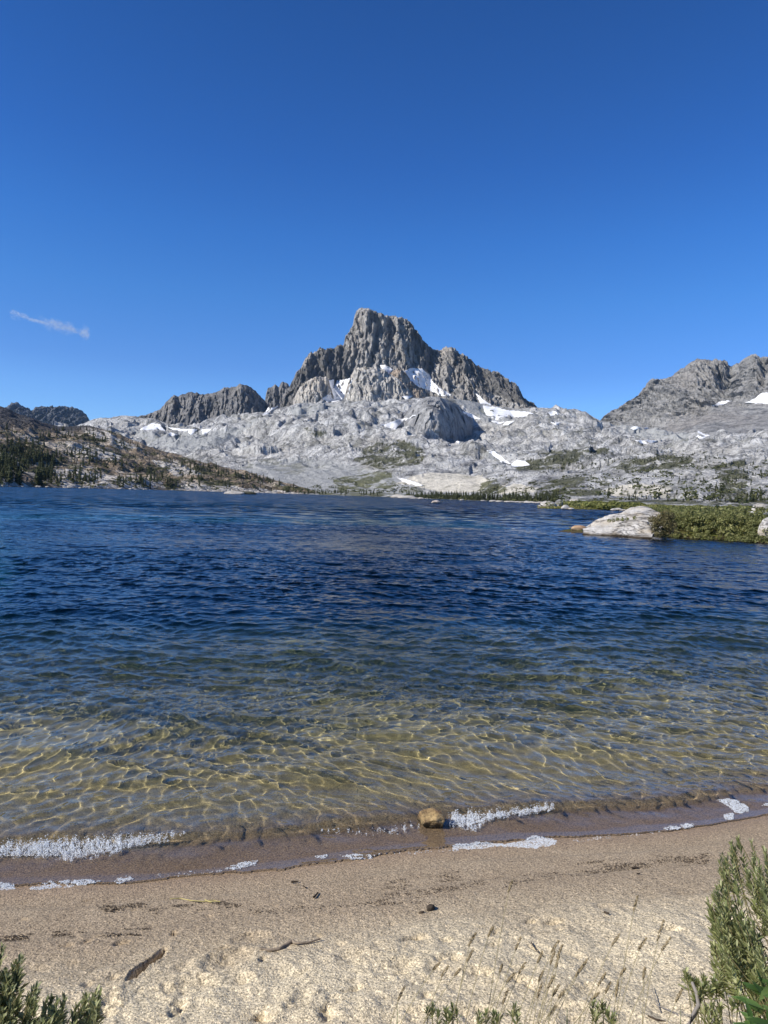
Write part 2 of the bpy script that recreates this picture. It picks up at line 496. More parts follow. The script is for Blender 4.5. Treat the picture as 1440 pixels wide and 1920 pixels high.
# closed body: skirt down to below the lake bed
ring = np.concatenate([np.arange(nc), (np.arange(1, nr) * nc + nc - 1), (nr - 1) * nc + np.arange(nc - 2, -1, -1), np.arange(nr - 2, 0, -1) * nc])
low = V[ring].copy(); low[:, 2] = -14
base = len(V)
V = np.concatenate([V, low])
n = len(ring); j = np.arange(n); jn = (j + 1) % n
faces.append(np.stack([ring[j], base + j, base + jn, ring[jn]], -1))
cidx = len(V); V = np.concatenate([V, [[0, 900, -14]]])
faces.append(np.stack([base + j, np.full(n, cidx), base + jn], -1))
m = NT('lake_water')
p = m.pos()
dist = m.node('ShaderNodeVectorMath', {0: p}, operation='LENGTH').outputs['Value']
h1 = m.noise(2.2, 5, 0.6, vec=m.mapping((0.55, 1.0, 1.0)), dist=0.3)
nb = m.bump(h1, 0.12, m.mr(dist, 12, 40, 0.0, 0.8))
# beyond the modelled ripples the small wave slopes come straight from noise
nc1 = m.node('ShaderNodeTexNoise', {'Vector': m.mapping((0.5, 0.8, 1)), 'Scale': 0.9, 'Detail': 3, 'Roughness': 0.6}).outputs['Color']
nc2 = m.node('ShaderNodeTexNoise', {'Vector': m.mapping((0.35, 0.16, 1)), 'Scale': 0.35, 'Detail': 3, 'Roughness': 0.6}).outputs['Color']
vm = lambda op, a, b: m.node('ShaderNodeVectorMath', {0: a, 1: b}, operation=op).outputs[0]
sl = vm('ADD', vm('MULTIPLY', vm('SUBTRACT', nc1, (0.5, 0.5, 0.5)), (1.0, 1.9, 0.0)), vm('MULTIPLY', vm('SUBTRACT', nc2, (0.5, 0.5, 0.5)), (0.2, 0.35, 0.0)))
gust = m.mr(m.noise(0.03, 4, 0.6, vec=m.mapping((0.4, 1, 1))), 0.3, 0.7, 0.85, 1.15)
sc_ = m.node('ShaderNodeVectorMath', {0: sl}, operation='SCALE'); m.set(sc_.inputs['Scale'], gust)
nfar = m.node('ShaderNodeVectorMath', {0: vm('ADD', sc_.outputs[0], (0, -0.22, 1.0))}, operation='NORMALIZE').outputs[0]
mixn = m.node('ShaderNodeMix', {0: m.mr(dist, 30, 90, 0, 1)}, data_type='VECTOR')
m.set(mixn.inputs[4], nb); m.set(mixn.inputs[5], nfar)
nb = m.node('ShaderNodeVectorMath', {0: mixn.outputs[1]}, operation='NORMALIZE').outputs[0]
gl = m.node('ShaderNodeBsdfGlass', {'Color': (1, 1, 1, 1), 'Roughness': m.mr(dist, 20, 200, 0.0, 0.06), 'IOR': 1.333, 'Normal': nb}, distribution='GGX')
m.t.links.new(gl.outputs[0], m.out.inputs[0])
o_water = mesh_np('water', V, faces, m.mat)
tag(o_water, kind='structure')
o_water.cycles.is_caustics_caster = True
# the clear, slightly coloured body of the water: the light it absorbs and the bed tint turn the depths blue
def closed_body(T, bottom):
    nr, nc = T.shape[:2]
    V = T.reshape(-1, 3)
    ring = np.concatenate([np.arange(nc), (np.arange(1, nr) * nc + nc - 1), (nr - 1) * nc + np.arange(nc - 2, -1, -1), np.arange(nr - 2, 0, -1) * nc])
    low = V[ring].copy(); low[:, 2] = bottom
    base = len(V); n = len(ring); j = np.arange(n); jn = (j + 1) % n
    V = np.concatenate([V, low, [[0, float(T[nr // 2, nc // 2, 1]), bottom]]])
    return V, [grid_faces(nr, nc), np.stack([ring[j], base + j, base + jn, ring[jn]], -1), np.stack([base + j, np.full(n, len(V) - 1), base + jn], -1)]
kr = int(np.searchsorted(rr, 120))
T = top[:kr].copy(); T[..., 2] += 0.003
Vb, Fb = closed_body(T, -13.5)
m = NT('water_depth')
va = m.node('ShaderNodeVolumeAbsorption', {'Color': (0.0, 0.76, 0.72, 1), 'Density': 0.34})
m.t.links.new(va.outputs[0], m.out.inputs[1])
o_body = mesh_np('water_body', Vb, Fb, m.mat, parent=o_water)
# ------------------------------------------------------------------ far terrain
def in_poly(x, y, P):
    ins = np.zeros(x.shape, bool)
    n = len(P); j = n - 1
    for i in range(n):
        xi, yi = P[i]; xj, yj = P[j]
        c_ = ((yi > y) != (yj > y)) & (x < (xj - xi) * (y - yi) / ((yj - yi) or 1e-9) + xi)
        ins ^= c_; j = i
    return ins
def mass(name, lines, x0, x1, dx, mat, rows, disp=None, zones=None):
    """a solid land form lofted through break lines read off the photograph, each at its own real distance.
    lines (near to far): list of (x, y_or_None, r, z_or_None) points; rows: subdivisions per segment (n, ease)"""
    xg = np.arange(x0, x1 + dx, dx)
    azg, _ = px_ae(xg, np.full_like(xg, 900.0))
    La, Lz, Lr = [], [], []
    for ln in lines:
        px = np.array([p[0] for p in ln], float)
        rr_ = np.interp(xg, px, [p[2] for p in ln])
        if ln[0][1] is None:
            z = np.interp(xg, px, [p[3] for p in ln]); az = azg
        else:
            y = np.interp(xg, px, [p[1] for p in ln])
            az, te = px_ae(xg, y)
            te = np.interp(azg, az, te); z = CAM_H + te * rr_
        Lz.append(z); Lr.append(rr_)
    Rr, Zz, Tt = [], [], []
    for i, (n, ease) in enumerate(rows):
        last = i == len(rows) - 1
        for k in range(n + (1 if last else 0)):
            t = k / n
            e = t ** ease
            Rr.append(Lr[i] + (Lr[i + 1] - Lr[i]) * t); Zz.append(Lz[i] + (Lz[i + 1] - Lz[i]) * e)
            Tt.append(np.full_like(xg, i + t))
    Rr, Zz, Tt = np.array(Rr), np.array(Zz), np.array(Tt)
    # soften the creases of the break lines a little
    A = np.broadcast_to(azg, Rr.shape)
    X, Y = Rr * np.sin(A), Rr * np.cos(A)
    if disp is not None:
        dr, dz = disp(X.ravel(), Y.ravel(), Zz.ravel(), Tt.ravel(), np.broadcast_to(xg, Rr.shape).ravel(), Rr.ravel())
        def soft(a):
            a = np.reshape(a, Rr.shape).copy()
            a[1:-1] = 0.5 * a[1:-1] + 0.25 * (a[2:] + a[:-2]); a[:, 1:-1] = 0.5 * a[:, 1:-1] + 0.25 * (a[:, 2:] + a[:, :-2])
            return a
        if name in ('granite_slopes', 'hill'): dr, dz = soft(dr), soft(dz)
        Rr = Rr + np.reshape(dr, Rr.shape); Zz = Zz + np.reshape(dz, Rr.shape)
        X, Y = Rr * np.sin(A), Rr * np.cos(A)
    o = mesh_np(name, np.stack([X, Y, Zz], -1), grid_faces(*X.shape), mat)
    if zones:
        P_ = np.stack([X, Y, Zz], -1).reshape(-1, 3)
        qx, qy = to_px(P_)
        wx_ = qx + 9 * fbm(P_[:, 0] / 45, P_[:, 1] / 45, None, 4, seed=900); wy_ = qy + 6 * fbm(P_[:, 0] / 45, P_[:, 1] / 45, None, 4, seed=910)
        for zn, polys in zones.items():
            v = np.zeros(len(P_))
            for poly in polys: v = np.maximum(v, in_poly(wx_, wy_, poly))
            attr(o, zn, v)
    return tag(o, kind='structure')
def L(pts, r=None):
    """pts: [(x, y), ...] with constant or per-point r"""
    out = []
    for i, p in enumerate(pts):
        out.append((p[0], p[1], p[2] if len(p) > 2 else r, None))
    return out
def LZ(pts):
    return [(p[0], None, p[1], p[2]) for p in pts]
def shift(line, dy, dr):
    return [(p[0], p[1] + dy, p[2] + dr, None) for p in line]

def rock_mat(name, light, dark, warm, sc=1.0, streak=0.5, veg=0.0, bumpd=6.0, rubble=0.5, warm_amt=0.35, zoned=False, darkz=False):
    m = NT(name)
    big = m.noise(0.0035 * sc, 5, 0.55)
    mid = m.noise(0.02 * sc, 6, 0.62)
    fine = m.noise(0.09 * sc, 6, 0.72)
    st = m.noise(0.05 * sc, 5, 0.65, vec=m.mapping((1, 1, 0.18)), dist=0.5)
    c = m.mix(m.ramp(mid, [(0.36, 0), (0.58, 1)]), dark, light)
    c = m.mix(m.math('MULTIPLY', m.ramp(big, [(0.48, 0), (0.62, 1)]), warm_amt), c, warm)
    c = m.mix(m.math('MULTIPLY', m.ramp(st, [(0.40, 1), (0.50, 0)]), streak), c, tuple(0.45 * k for k in dark))
    cell = m.voronoi(0.085 * sc, vec=m.mapping((1, 1, 1.4)), feature='DISTANCE_TO_EDGE')
    bm = 1.0
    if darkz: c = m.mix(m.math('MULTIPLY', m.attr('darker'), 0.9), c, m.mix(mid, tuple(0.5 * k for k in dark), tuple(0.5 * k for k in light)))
    if zoned:
        ta, sb, vg = m.attr('talus'), m.attr('slab'), m.attr('veg')
        c = m.mix(ta, c, m.mix(fine, (0.25, 0.255, 0.25), (0.38, 0.38, 0.375)))
        c = m.mix(sb, c, m.mix(fine, (0.44, 0.41, 0.35), (0.62, 0.58, 0.50)))
        bm = m.math('SUBTRACT', 1.0, m.math('MULTIPLY', m.math('ADD', ta, sb), 0.55))
        veg_ = m.math('MULTIPLY', m.ramp(m.noise(0.03 * sc, 6, 0.72), [(0.42, 0), (0.50, 1)]), m.math('ADD', m.math('MULTIPLY', vg, 0.85), veg * 0.1))
        c = m.mix(veg_, c, m.mix(fine, (0.045, 0.055, 0.025), (0.15, 0.145, 0.07)))
    if veg > 0:
        nz = m.sep(m.node('ShaderNodeNewGeometry').outputs['Normal'])[2]
        vm = m.math('MULTIPLY', m.ramp(m.noise(0.012 * sc, 6, 0.7), [(0.54, 0), (0.60, 1)]), m.mr(nz, 0.5, 0.8))
        c = m.mix(m.math('MULTIPLY', vm, veg), c, m.mix(fine, (0.05, 0.058, 0.03), (0.15, 0.14, 0.08)))
    c = m.mix(0.7, c, m.ramp(fine, [(0.32, 0.45), (0.46, 0.95), (0.6, 1.1), (0.72, 1.45)]), 'MULTIPLY')
    h = m.math('ADD', m.math('MULTIPLY', fine, 1.0), m.math('MULTIPLY', m.mr(cell, 0, 0.12), 0.3 * rubble))
    h = m.math('ADD', h, m.math('MULTIPLY', mid, 1.8))
    h = m.math('ADD', h, m.math('MULTIPLY', m.math('ABSOLUTE', m.math('SUBTRACT', st, 0.5)), 2.2 * streak))
    nb = m.bump(h, bumpd / sc, bm)
    m.bsdf(c, 0.9, nb, spec=0.1)
    return m
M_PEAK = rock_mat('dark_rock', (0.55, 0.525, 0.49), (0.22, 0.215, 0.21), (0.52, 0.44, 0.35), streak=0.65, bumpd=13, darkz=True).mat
M_RIDGE = rock_mat('ridge_rock', (0.30, 0.29, 0.28), (0.15, 0.148, 0.15), (0.33, 0.30, 0.26), streak=0.6, bumpd=11).mat
M_GRAN = rock_mat('granite', (0.50, 0.495, 0.485), (0.25, 0.25, 0.255), (0.50, 0.47, 0.42), streak=0.5, veg=0.0, bumpd=12).mat
M_APRON = rock_mat('granite_slopes', (0.74, 0.73, 0.71), (0.27, 0.27, 0.275), (0.68, 0.64, 0.57), streak=0.6, veg=0.45, bumpd=13, rubble=0.6, zoned=True).mat
M_RIGHT = rock_mat('grey_rock', (0.41, 0.40, 0.385), (0.20, 0.20, 0.20), (0.40, 0.355, 0.31), streak=0.6, bumpd=10).mat
M_FARR = rock_mat('distant_rock', (0.14, 0.15, 0.17), (0.07, 0.08, 0.10), (0.15, 0.14, 0.14), streak=0.4, bumpd=9).mat

def d_cliff(amp=45, lam=55, rough=9, vert=0.14, crest_seg=None, crest_amp=0.3, bottom=0.5):
    """gullies and ribs: the face is pushed in and out along the line of sight, ribs run down the fall line"""
    def f(X, Y, Z, T, PX, R):
        u = (X * 1.0 + 0.15 * Y)
        wob = 34 * fbm(X / 150, Y / 150, Z / 110, 3, seed=91)
        wob2 = 10 * fbm(X / 40, Y / 40, Z / 45, 3, seed=95)
        g = ridged((u + wob) / (lam * 2.4), Y / 900, Z * vert / (lam * 2.4), 2, seed=101)
        g2 = ridged((u - wob * 0.7 + wob2) / lam, Y / 500, Z * vert * 1.8 / lam, 3, seed=111, gain=0.65)
        g4 = ridged((u + wob2) / 15, Y / 60, Z / 48, 3, seed=131, gain=0.6)
        g3 = fbm(X / 22, Y / 22, Z / 30, 4, seed=121, gain=0.65)
        fc = facet((u + wob2) / 26, (Z + 0.6 * wob2) / 58, 141) + 0.5 * facet((u - wob2) / 11, Z / 24, 151)
        m_ = smooth(0, bottom, T)
        cm = 1.0
        if crest_seg is not None:
            cm = 1 - (1 - crest_amp) * smooth(crest_seg - 0.22, crest_seg, T)
        dr = -m_ * cm * (amp * 1.1 * g + amp * 0.95 * g2 + rough * 0.8 * g3 + rough * 0.8 * g4 + rough * 2.5 * fc)
        dz = m_ * (rough * 0.5 * g3 + rough * 0.4 * g4 + rough * 0.7 * fc) + m_ * cm * rough * 0.6 * g2
        return dr, dz
    return f

peak_crest = [(500, 790), (528, 765), (540, 735), (547, 716), (552, 707), (563, 692), (573, 675), (583, 665), (591, 661), (600, 654), (606, 655), (610, 658), (618, 655), (627, 655), (632, 650),
              (637, 647), (644, 648), (646, 640), (648, 630), (654, 624), (657, 618), (661, 612), (663, 602), (665, 592), (668, 586), (673, 581), (680, 580), (687, 579), (692, 580), (697, 585), (702, 586), (707, 589), (716, 590),
              (723, 592), (731, 592), (740, 594), (747, 595), (753, 594), (759, 597), (765, 600), (770, 608), (775, 614), (778, 619), (782, 622), (785, 629), (788, 634), (790, 638), (796, 641), (800, 646), (806, 652),
              (812, 657), (820, 660), (828, 657), (831, 652), (835, 650), (840, 652), (845, 651), (850, 653), (853, 653), (857, 658), (862, 664), (868, 665), (873, 670), (880, 673), (887, 679), (893, 685), (899, 687), (905, 691), (912, 693),
              (920, 699), (928, 699), (937, 702), (942, 707), (947, 713), (955, 715), (961, 717), (968, 722), (973, 730), (977, 739), (981, 747), (987, 752), (993, 758), (1001, 761), (1012, 775), (1040, 800)]
def pr(x):
    return float(np.interp(x, [500, 540, 600, 645, 668, 700, 760, 800, 820, 838, 900, 950, 990, 1040], [3420, 3480, 3540, 3640, 3560, 3540, 3550, 3640, 3660, 3570, 3620, 3560, 3480, 3480]))
crest = [(x, y, pr(x), None) for x, y in peak_crest]
foot = L([(500, 800, 3230), (540, 758, 3260), (560, 745, 3280), (600, 738, 3330), (640, 722, 3400), (660, 706, 3420), (700, 697, 3400), (740, 690, 3400), (770, 690, 3430), (800, 700, 3480), (830, 735, 3380), (860, 745, 3340), (900, 740, 3380), (940, 752, 3330), (980, 766, 3300), (1040, 802, 3300)])
midl = L([(500, 795, 3330), (540, 747, 3370), (570, 705, 3400), (600, 690, 3440), (640, 683, 3500), (655, 660, 3500), (680, 640, 3475), (720, 636, 3462), (760, 640, 3478), (780, 655, 3520), (800, 668, 3560), (830, 690, 3480), (860, 697, 3470), (900, 713, 3500), (940, 727, 3450), (980, 757, 3400), (1040, 801, 3400)])
low = [(x, min(y + 60, 835), r - 260, None) for x, y, r, _ in foot]
back = [(x, y + 60, r + 260, None) for x, y, r, _ in crest]
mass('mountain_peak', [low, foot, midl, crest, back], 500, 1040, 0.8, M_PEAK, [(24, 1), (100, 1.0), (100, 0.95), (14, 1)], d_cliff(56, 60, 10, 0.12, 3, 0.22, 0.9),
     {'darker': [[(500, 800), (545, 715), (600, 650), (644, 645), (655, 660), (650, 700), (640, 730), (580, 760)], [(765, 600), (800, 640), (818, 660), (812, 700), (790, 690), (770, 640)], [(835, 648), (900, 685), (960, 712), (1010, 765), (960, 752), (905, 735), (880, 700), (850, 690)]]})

# buttresses under the peak
def knob(name, crest_pts, foot_y, r, depth, mat, dx=0.7, rowsn=90, amp=22, lam=32, foot_pts=None):
    x0, x1 = crest_pts[0][0], crest_pts[-1][0]
    xs_ = [p[0] for p in crest_pts]
    def rad(x):
        u = (x - x0) / (x1 - x0) * 2 - 1
        return depth * 0.8 * u * u
    cr_ = [(x, y, r + depth + rad(x) * 0.3, None) for x, y in crest_pts]
    sh_ = [(x, y + 0.12 * (foot_y - y), r + depth * 0.45 + rad(x) * 0.8, None) for x, y in crest_pts]
    ft_ = [(x, foot_y, r + rad(x), None) for x, y in crest_pts]
    lo_ = [(x, foot_y + 14, r - 60 + rad(x), None) for x, y in crest_pts]
    bk_ = [(x, foot_y + 10, r + depth * 2.2, None) for x, y in crest_pts]
    return mass(name, [lo_, ft_, sh_, cr_, bk_], x0, x1, dx, mat, [(8, 1), (rowsn, 1), (24, 1), (20, 1)], d_cliff(amp, lam, 6, 0.15, 3, 0.3, 0.8))
M_BUT = rock_mat('buttress_rock', (0.60, 0.57, 0.52), (0.33, 0.315, 0.30), (0.58, 0.50, 0.40), streak=0.4, bumpd=9, warm_amt=0.5).mat
knob('rock_buttress', [(545, 762), (553, 745), (562, 728), (570, 720), (580, 713), (590, 710), (600, 707), (610, 709), (616, 716), (622, 732), (626, 748), (632, 762)], 765, 3040, 110, M_BUT)
knob('rock_buttress', [(640, 765), (647, 742), (652, 722), (657, 706), (664, 695), (672, 691), (685, 690), (700, 691), (712, 691), (722, 694), (732, 702), (745, 712), (755, 722), (765, 731), (775, 745), (784, 765)], 762, 2960, 130, M_BUT)
M_ORG = rock_mat('ochre_rock', (0.46, 0.39, 0.32), (0.28, 0.24, 0.20), (0.50, 0.38, 0.28), streak=0.3, bumpd=9, warm_amt=0.7).mat
knob('rock_buttress', [(715, 745), (722, 715), (730, 702), (740, 696), (750, 694), (758, 699), (768, 709), (776, 720), (788, 732), (800, 740), (812, 752)], 755, 3130, 100, M_ORG)

# the small spires left of the peak
sp_c = [(490, 790), (497, 750), (499, 737), (502, 728), (508, 727), (513, 724), (517, 722), (520, 725), (523, 727), (527, 719), (530, 717), (534, 718), (540, 720), (545, 730), (556, 745), (570, 790)]
mass('rock_spires', [[(x, 800, 3560, None) for x, y in sp_c], [(x, 775, 3640, None) for x, y in sp_c], [(x, y, 3760, None) for x, y in sp_c], [(x, 790, 3900, None) for x, y in sp_c]],
     490, 570, 0.8, M_RIDGE, [(6, 1), (60, 1), (8, 1)], d_cliff(20, 34, 6, 0.15, 2, 0.3, 0.8))

# the dark ridge on the left
rc = [(225, 800), (245, 783), (267, 781), (275, 778), (283, 775), (290, 772), (297, 770), (303, 764), (307, 760), (312, 753), (317, 748), (322, 745), (327, 743), (331, 745), (335, 743), (340, 739), (346, 739), (353, 737), (361, 736), (370, 738),
      (376, 741), (383, 740), (391, 740), (400, 738), (407, 736), (413, 732), (420, 728), (427, 726), (435, 727), (443, 725), (447, 721), (452, 720), (458, 722), (463, 723), (470, 726), (480, 733), (484, 738), (490, 745), (497, 753), (502, 760), (505, 765), (515, 790), (525, 805)]
rcr = lambda x: float(np.interp(x, [225, 320, 400, 445, 480, 525], [3350, 3260, 3220, 3130, 3200, 3330]))
crest = [(x, y, rcr(x), None) for x, y in rc]
foot = [(x, yy, rcr(x) - dd, None) for x, yy, dd in ((225, 803, 80), (267, 800, 110), (300, 800, 130), (350, 804, 150), (400, 803, 150), (440, 795, 160), (480, 785, 150), (505, 778, 120), (525, 806, 90))]
low = [(x, y + 30, r - 140, None) for x, y, r, _ in foot]
back = [(x, y + 40, r + 220, None) for x, y, r, _ in crest]
mass('mountain_ridge', [low, foot, crest, back], 225, 525, 0.8, M_RIDGE, [(14, 1), (110, 0.95), (10, 1)], d_cliff(24, 34, 6, 0.10, 2, 0.25, 0.9))

# blue far ridge at the left edge
fr = [(-250, 770), (-60, 768), (0, 768), (10, 765), (15, 761), (20, 757), (27, 756), (33, 756), (43, 762), (52, 765), (58, 770), (62, 769), (67, 763), (73, 764), (80, 763), (88, 764), (97, 762), (107, 763), (117, 761), (124, 762), (130, 765), (136, 763), (143, 766), (150, 769), (157, 773), (162, 778), (165, 782), (167, 790), (180, 800), (230, 815)]
mass('distant_ridge', [[(x, 840, 5600, None) for x, y in fr], [(x, 805, 6200, None) for x, y in fr], [(x, y, 6800, None) for x, y in fr], [(x, y + 30, 7400, None) for x, y in fr]],
     -250, 230, 1.0, M_FARR, [(6, 1), (90, 1), (6, 1)], d_cliff(70, 80, 14, 0.12, 2, 0.15, 0.6))

# mountains on the right
rm = [(1105, 815), (1124, 790), (1131, 783), (1138, 779), (1144, 774), (1150, 771), (1158, 767), (1166, 763), (1172, 761), (1178, 758), (1184, 753), (1190, 749), (1196, 743), (1202, 736), (1208, 727), (1214, 720), (1218, 716), (1222, 714), (1230, 715), (1238, 713), (1247, 713),
      (1255, 709), (1263, 704), (1271, 698), (1279, 692), (1287, 687), (1295, 682), (1301, 678), (1307, 676), (1315, 676), (1323, 675), (1333, 677), (1343, 677), (1350, 680), (1357, 678), (1363, 680), (1366, 688), (1372, 689), (1380, 686), (1388, 680), (1396, 674), (1404, 671), (1410, 668), (1416, 667), (1422, 670),
      (1426, 675), (1432, 673), (1440, 674), (1460, 668), (1500, 690), (1560, 720), (1700, 760)]
rr_c = lambda x: float(np.interp(x, [1105, 1200, 1300, 1340, 1362, 1378, 1410, 1424, 1440, 1700], [3450, 3650, 3750, 3800, 3900, 3860, 3760, 3820, 3780, 3900]))
crest = [(x, y, rr_c(x), None) for x, y in rm]
mid_ = L([(1105, 818, 3330), (1150, 785, 3420), (1200, 760, 3430), (1250, 745, 3450), (1300, 730, 3450), (1335, 735, 3500), (1360, 735, 3640), (1380, 722, 3560), (1410, 715, 3480), (1425, 720, 3570), (1445, 716, 3520), (1700, 790, 3600)])
ft = L([(1105, 822, 3150), (1150, 803, 3150), (1200, 800, 3100), (1250, 800, 3050), (1300, 785, 3050), (1340, 765, 3200), (1400, 758, 3200), (1440, 758, 3150), (1560, 780, 3100), (1700, 830, 3200)])
ft2 = L([(1105, 840, 2700), (1150, 835, 2650), (1200, 838, 2600), (1250, 845, 2500), (1300, 835, 2450), (1340, 825, 2500), (1400, 810, 2600), (1440, 800, 2650), (1560, 810, 2600), (1700, 850, 2600)])
def d_right(X, Y, Z, T, PX, R):
    T = T - 1
    a, b = d_cliff(66, 80, 10, 0.12, 3, 0.25, 0.9)(X, Y, Z, np.maximum(T, 0), PX, R)
    k = smooth(0.8, 1.5, T)
    sl = (X - 0.25 * (Z - 300))                      # the long spur that leans down to the left
    return a * (0.12 + 0.88 * k) + (1 - k) * -14 * fbm(X / 90, Y / 90, None, 4, seed=140), b * (0.3 + 0.7 * k)
mass('mountain_range', [shift(ft2, 45, -260), ft2, ft, mid_, crest, [(x, y + 50, r + 260, None) for x, y, r, _ in crest]], 1105, 1700, 1.0, M_RIGHT, [(8, 1), (60, 1), (90, 1), (80, 0.95), (10, 1)], d_right)

# the great granite slopes between the lake and the peaks
ax_ = [100, 250, 400, 560, 700, 800, 860, 900, 1000, 1100, 1200, 1300, 1440, 1700]
def AL(ys, rs): return [(x, y, r, None) for x, y, r in zip(ax_, ys, rs)]
A0 = [(x, None, r, -2.0) for x, r in zip(ax_, [900, 1000, 1000, 1000, 850, 650, 590, 560, 500, 440, 400, 380, 380, 400])]
A1 = AL([905, 912, 918, 921, 927, 931, 933.5, 935, 939, 941, 943, 946, 950, 957], [1100, 1150, 1120, 1090, 920, 710, 650, 610, 540, 480, 440, 420, 420, 440])
A2 = AL([880, 890, 905, 915, 921, 925, 926, 927, 928, 930, 930, 930, 931, 938], [1500, 1500, 1350, 1250, 1180, 1130, 1080, 1050, 780, 660, 580, 540, 540, 560])
A3 = AL([845, 855, 862, 872, 868, 870, 872, 872, 875, 878, 880, 882, 885, 895], [2000, 2000, 1800, 1620, 1480, 1380, 1350, 1330, 1300, 1250, 1150, 1100, 1100, 1150])
A4 = AL([815, 828, 820, 808, 805, 832, 850, 846, 836, 830, 845, 850, 850, 860], [2550, 2500, 2350, 2150, 1980, 1850, 1850, 1880, 1900, 1850, 1800, 1750, 1700, 1750])
A5 = AL([803, 806, 796, 772, 762, 792, 832, 822, 792, 800, 815, 828, 828, 840], [2950, 2900, 2800, 2650, 2560, 2520, 2560, 2600, 2520, 2500, 2450, 2300, 2300, 2350])
A6 = [(x, y, r, None) for x, y, r in [(100, 800, 3200), (140, 798, 3200), (160, 792, 3200), (172, 787, 3200), (187, 784, 3200), (213, 782, 3150), (233, 779, 3150), (253, 780, 3150), (280, 783, 3100), (330, 800, 3080), (400, 800, 3020), (460, 790, 2980), (500, 775, 2960), (560, 758, 2950), (640, 754, 2900),
      (700, 752, 2900), (780, 747, 2880), (840, 746, 2900), (900, 755, 3000), (960, 764, 3050), (1000, 765, 3000), (1009, 763, 2980), (1033, 765, 2960), (1043, 761, 2940), (1061, 768, 2920), (1077, 770, 2900), (1098, 771, 2880), (1112, 781, 2880), (1124, 787, 2880), (1160, 800, 2850), (1250, 822, 2750), (1440, 815, 2700), (1700, 830, 2700)]]
A7 = [(x, y + 30, r + 350, None) for x, y, r, _ in A6]
def d_apron(X, Y, Z, T, PX, R):
    near = smooth(0.9, 1.9, T)
    crest_ = 1 - 0.75 * smooth(5.6, 6.0, T)
    big = fbm(X / 260, Y / 330, None, 3, seed=201)
    knobs = ridged(X / 120, Y / 170, None, 4, seed=211, gain=0.55)
    small = fbm(X / 34, Y / 42, None, 4, seed=221, gain=0.6)
    stp = np.tanh(5 * fbm(X / 130 + 0.3 * Y / 130, Y / 150, None, 4, seed=261, gain=0.55)) + 0.6 * np.tanh(5 * fbm(X / 52, Y / 60, None, 4, seed=262, gain=0.55))
    frac = np.abs(fbm((X + Y * 0.7) / 75, (Y - X * 0.7) / 60, None, 4, seed=231, gain=0.6))
    talus = np.exp(-((PX - 590) / 120) ** 2) * smooth(3.3, 2.7, T) * smooth(1.2, 1.7, T)
    slab = np.exp(-((PX - 840) / 75) ** 2) * smooth(3.2, 2.6, T)
    k = (1 - 0.85 * talus) * (1 - 0.7 * slab)
    lowz = 0.35 + 0.65 * smooth(2, 3, T)
    wx, wy = X + 14 * fbm(X / 60, Y / 60, None, 3, seed=271), Y + 14 * fbm(X / 60, Y / 60, None, 3, seed=272)
    fc = facet(wx / 85 + wy / 260, wy / 110, 281) * 1.0 + 0.42 * facet(wx / 34, wy / 42 + wx / 90, 291) + 0.20 * facet(wx / 15, wy / 18, 296)
    dz = near * crest_ * k * (20 * big * lowz + 7 * knobs * lowz + 2.5 * small + (6.5 + 13 * smooth(2.2, 4.0, T)) * fc + (2.5 + 7 * smooth(2.2, 4.0, T)) * stp)
    dz = dz + smooth(0.3, 1, T) * (1 - near) * 2.0 * np.maximum(small, -0.2) + near * talus * 5 * ridged((X * 0.8 + Y * 0.3) / 40, Y / 500, None, 2, seed=233)
    dr = -near * crest_ * k * (5 * fbm(X / 30, Y / 200, Z / 25, 4, seed=241, gain=0.6) + 16 * ridged(X / 95, Y / 300, Z / 60, 3, seed=251) + 3 * facet(wx / 30, wy / 40, 285))
    return dr, dz
mass('granite_slopes', [A0, A1, A2, A3, A4, A5, A6, A7], 100, 1700, 1.15, M_APRON, [(8, 1), (44, 1), (90, 0.95), (90, 1), (84, 1), (50, 1), (8, 1)], d_apron,
     {'talus': [[(430, 885), (470, 868), (540, 858), (620, 864), (690, 878), (740, 892), (790, 915), (806, 928), (560, 932), (470, 905)], [(232, 800), (262, 806), (300, 812), (420, 808), (500, 778), (470, 800), (420, 832), (350, 850), (280, 835)],
                [(540, 762), (620, 752), (640, 762), (560, 785)], [(840, 742), (900, 752), (960, 790), (930, 800), (880, 775)], [(905, 850), (925, 842), (960, 868), (940, 872)], [(1124, 786), (1290, 800), (1290, 828), (1200, 822)]],
      'slab': [[(742, 906), (770, 893), (800, 884), (850, 886), (905, 892), (925, 905), (908, 921), (830, 924), (795, 916)], [(930, 918), (960, 905), (1010, 915), (1000, 925), (940, 926)], [(1130, 922), (1200, 908), (1260, 912), (1250, 928), (1150, 930)]],
      'veg': [[(600, 924), (700, 925), (900, 933), (1060, 935), (1440, 940), (1460, 965), (1000, 950), (600, 935)], [(690, 835), (760, 825), (800, 850), (790, 872), (720, 880), (660, 865)], [(960, 872), (1010, 850), (1110, 838), (1150, 846), (1090, 862), (1040, 880), (970, 884)], [(1130, 868), (1250, 852), (1300, 858), (1290, 880), (1180, 885)], [(1340, 870), (1400, 862), (1400, 935), (1350, 935)],
              [(1000, 905), (1090, 890), (1150, 905), (1120, 930), (1010, 930)], [(900, 905), (930, 895), (950, 920), (900, 930)], [(620, 900), (720, 880), (760, 915), (640, 925)], [(560, 800), (620, 812), (600, 822)]]})

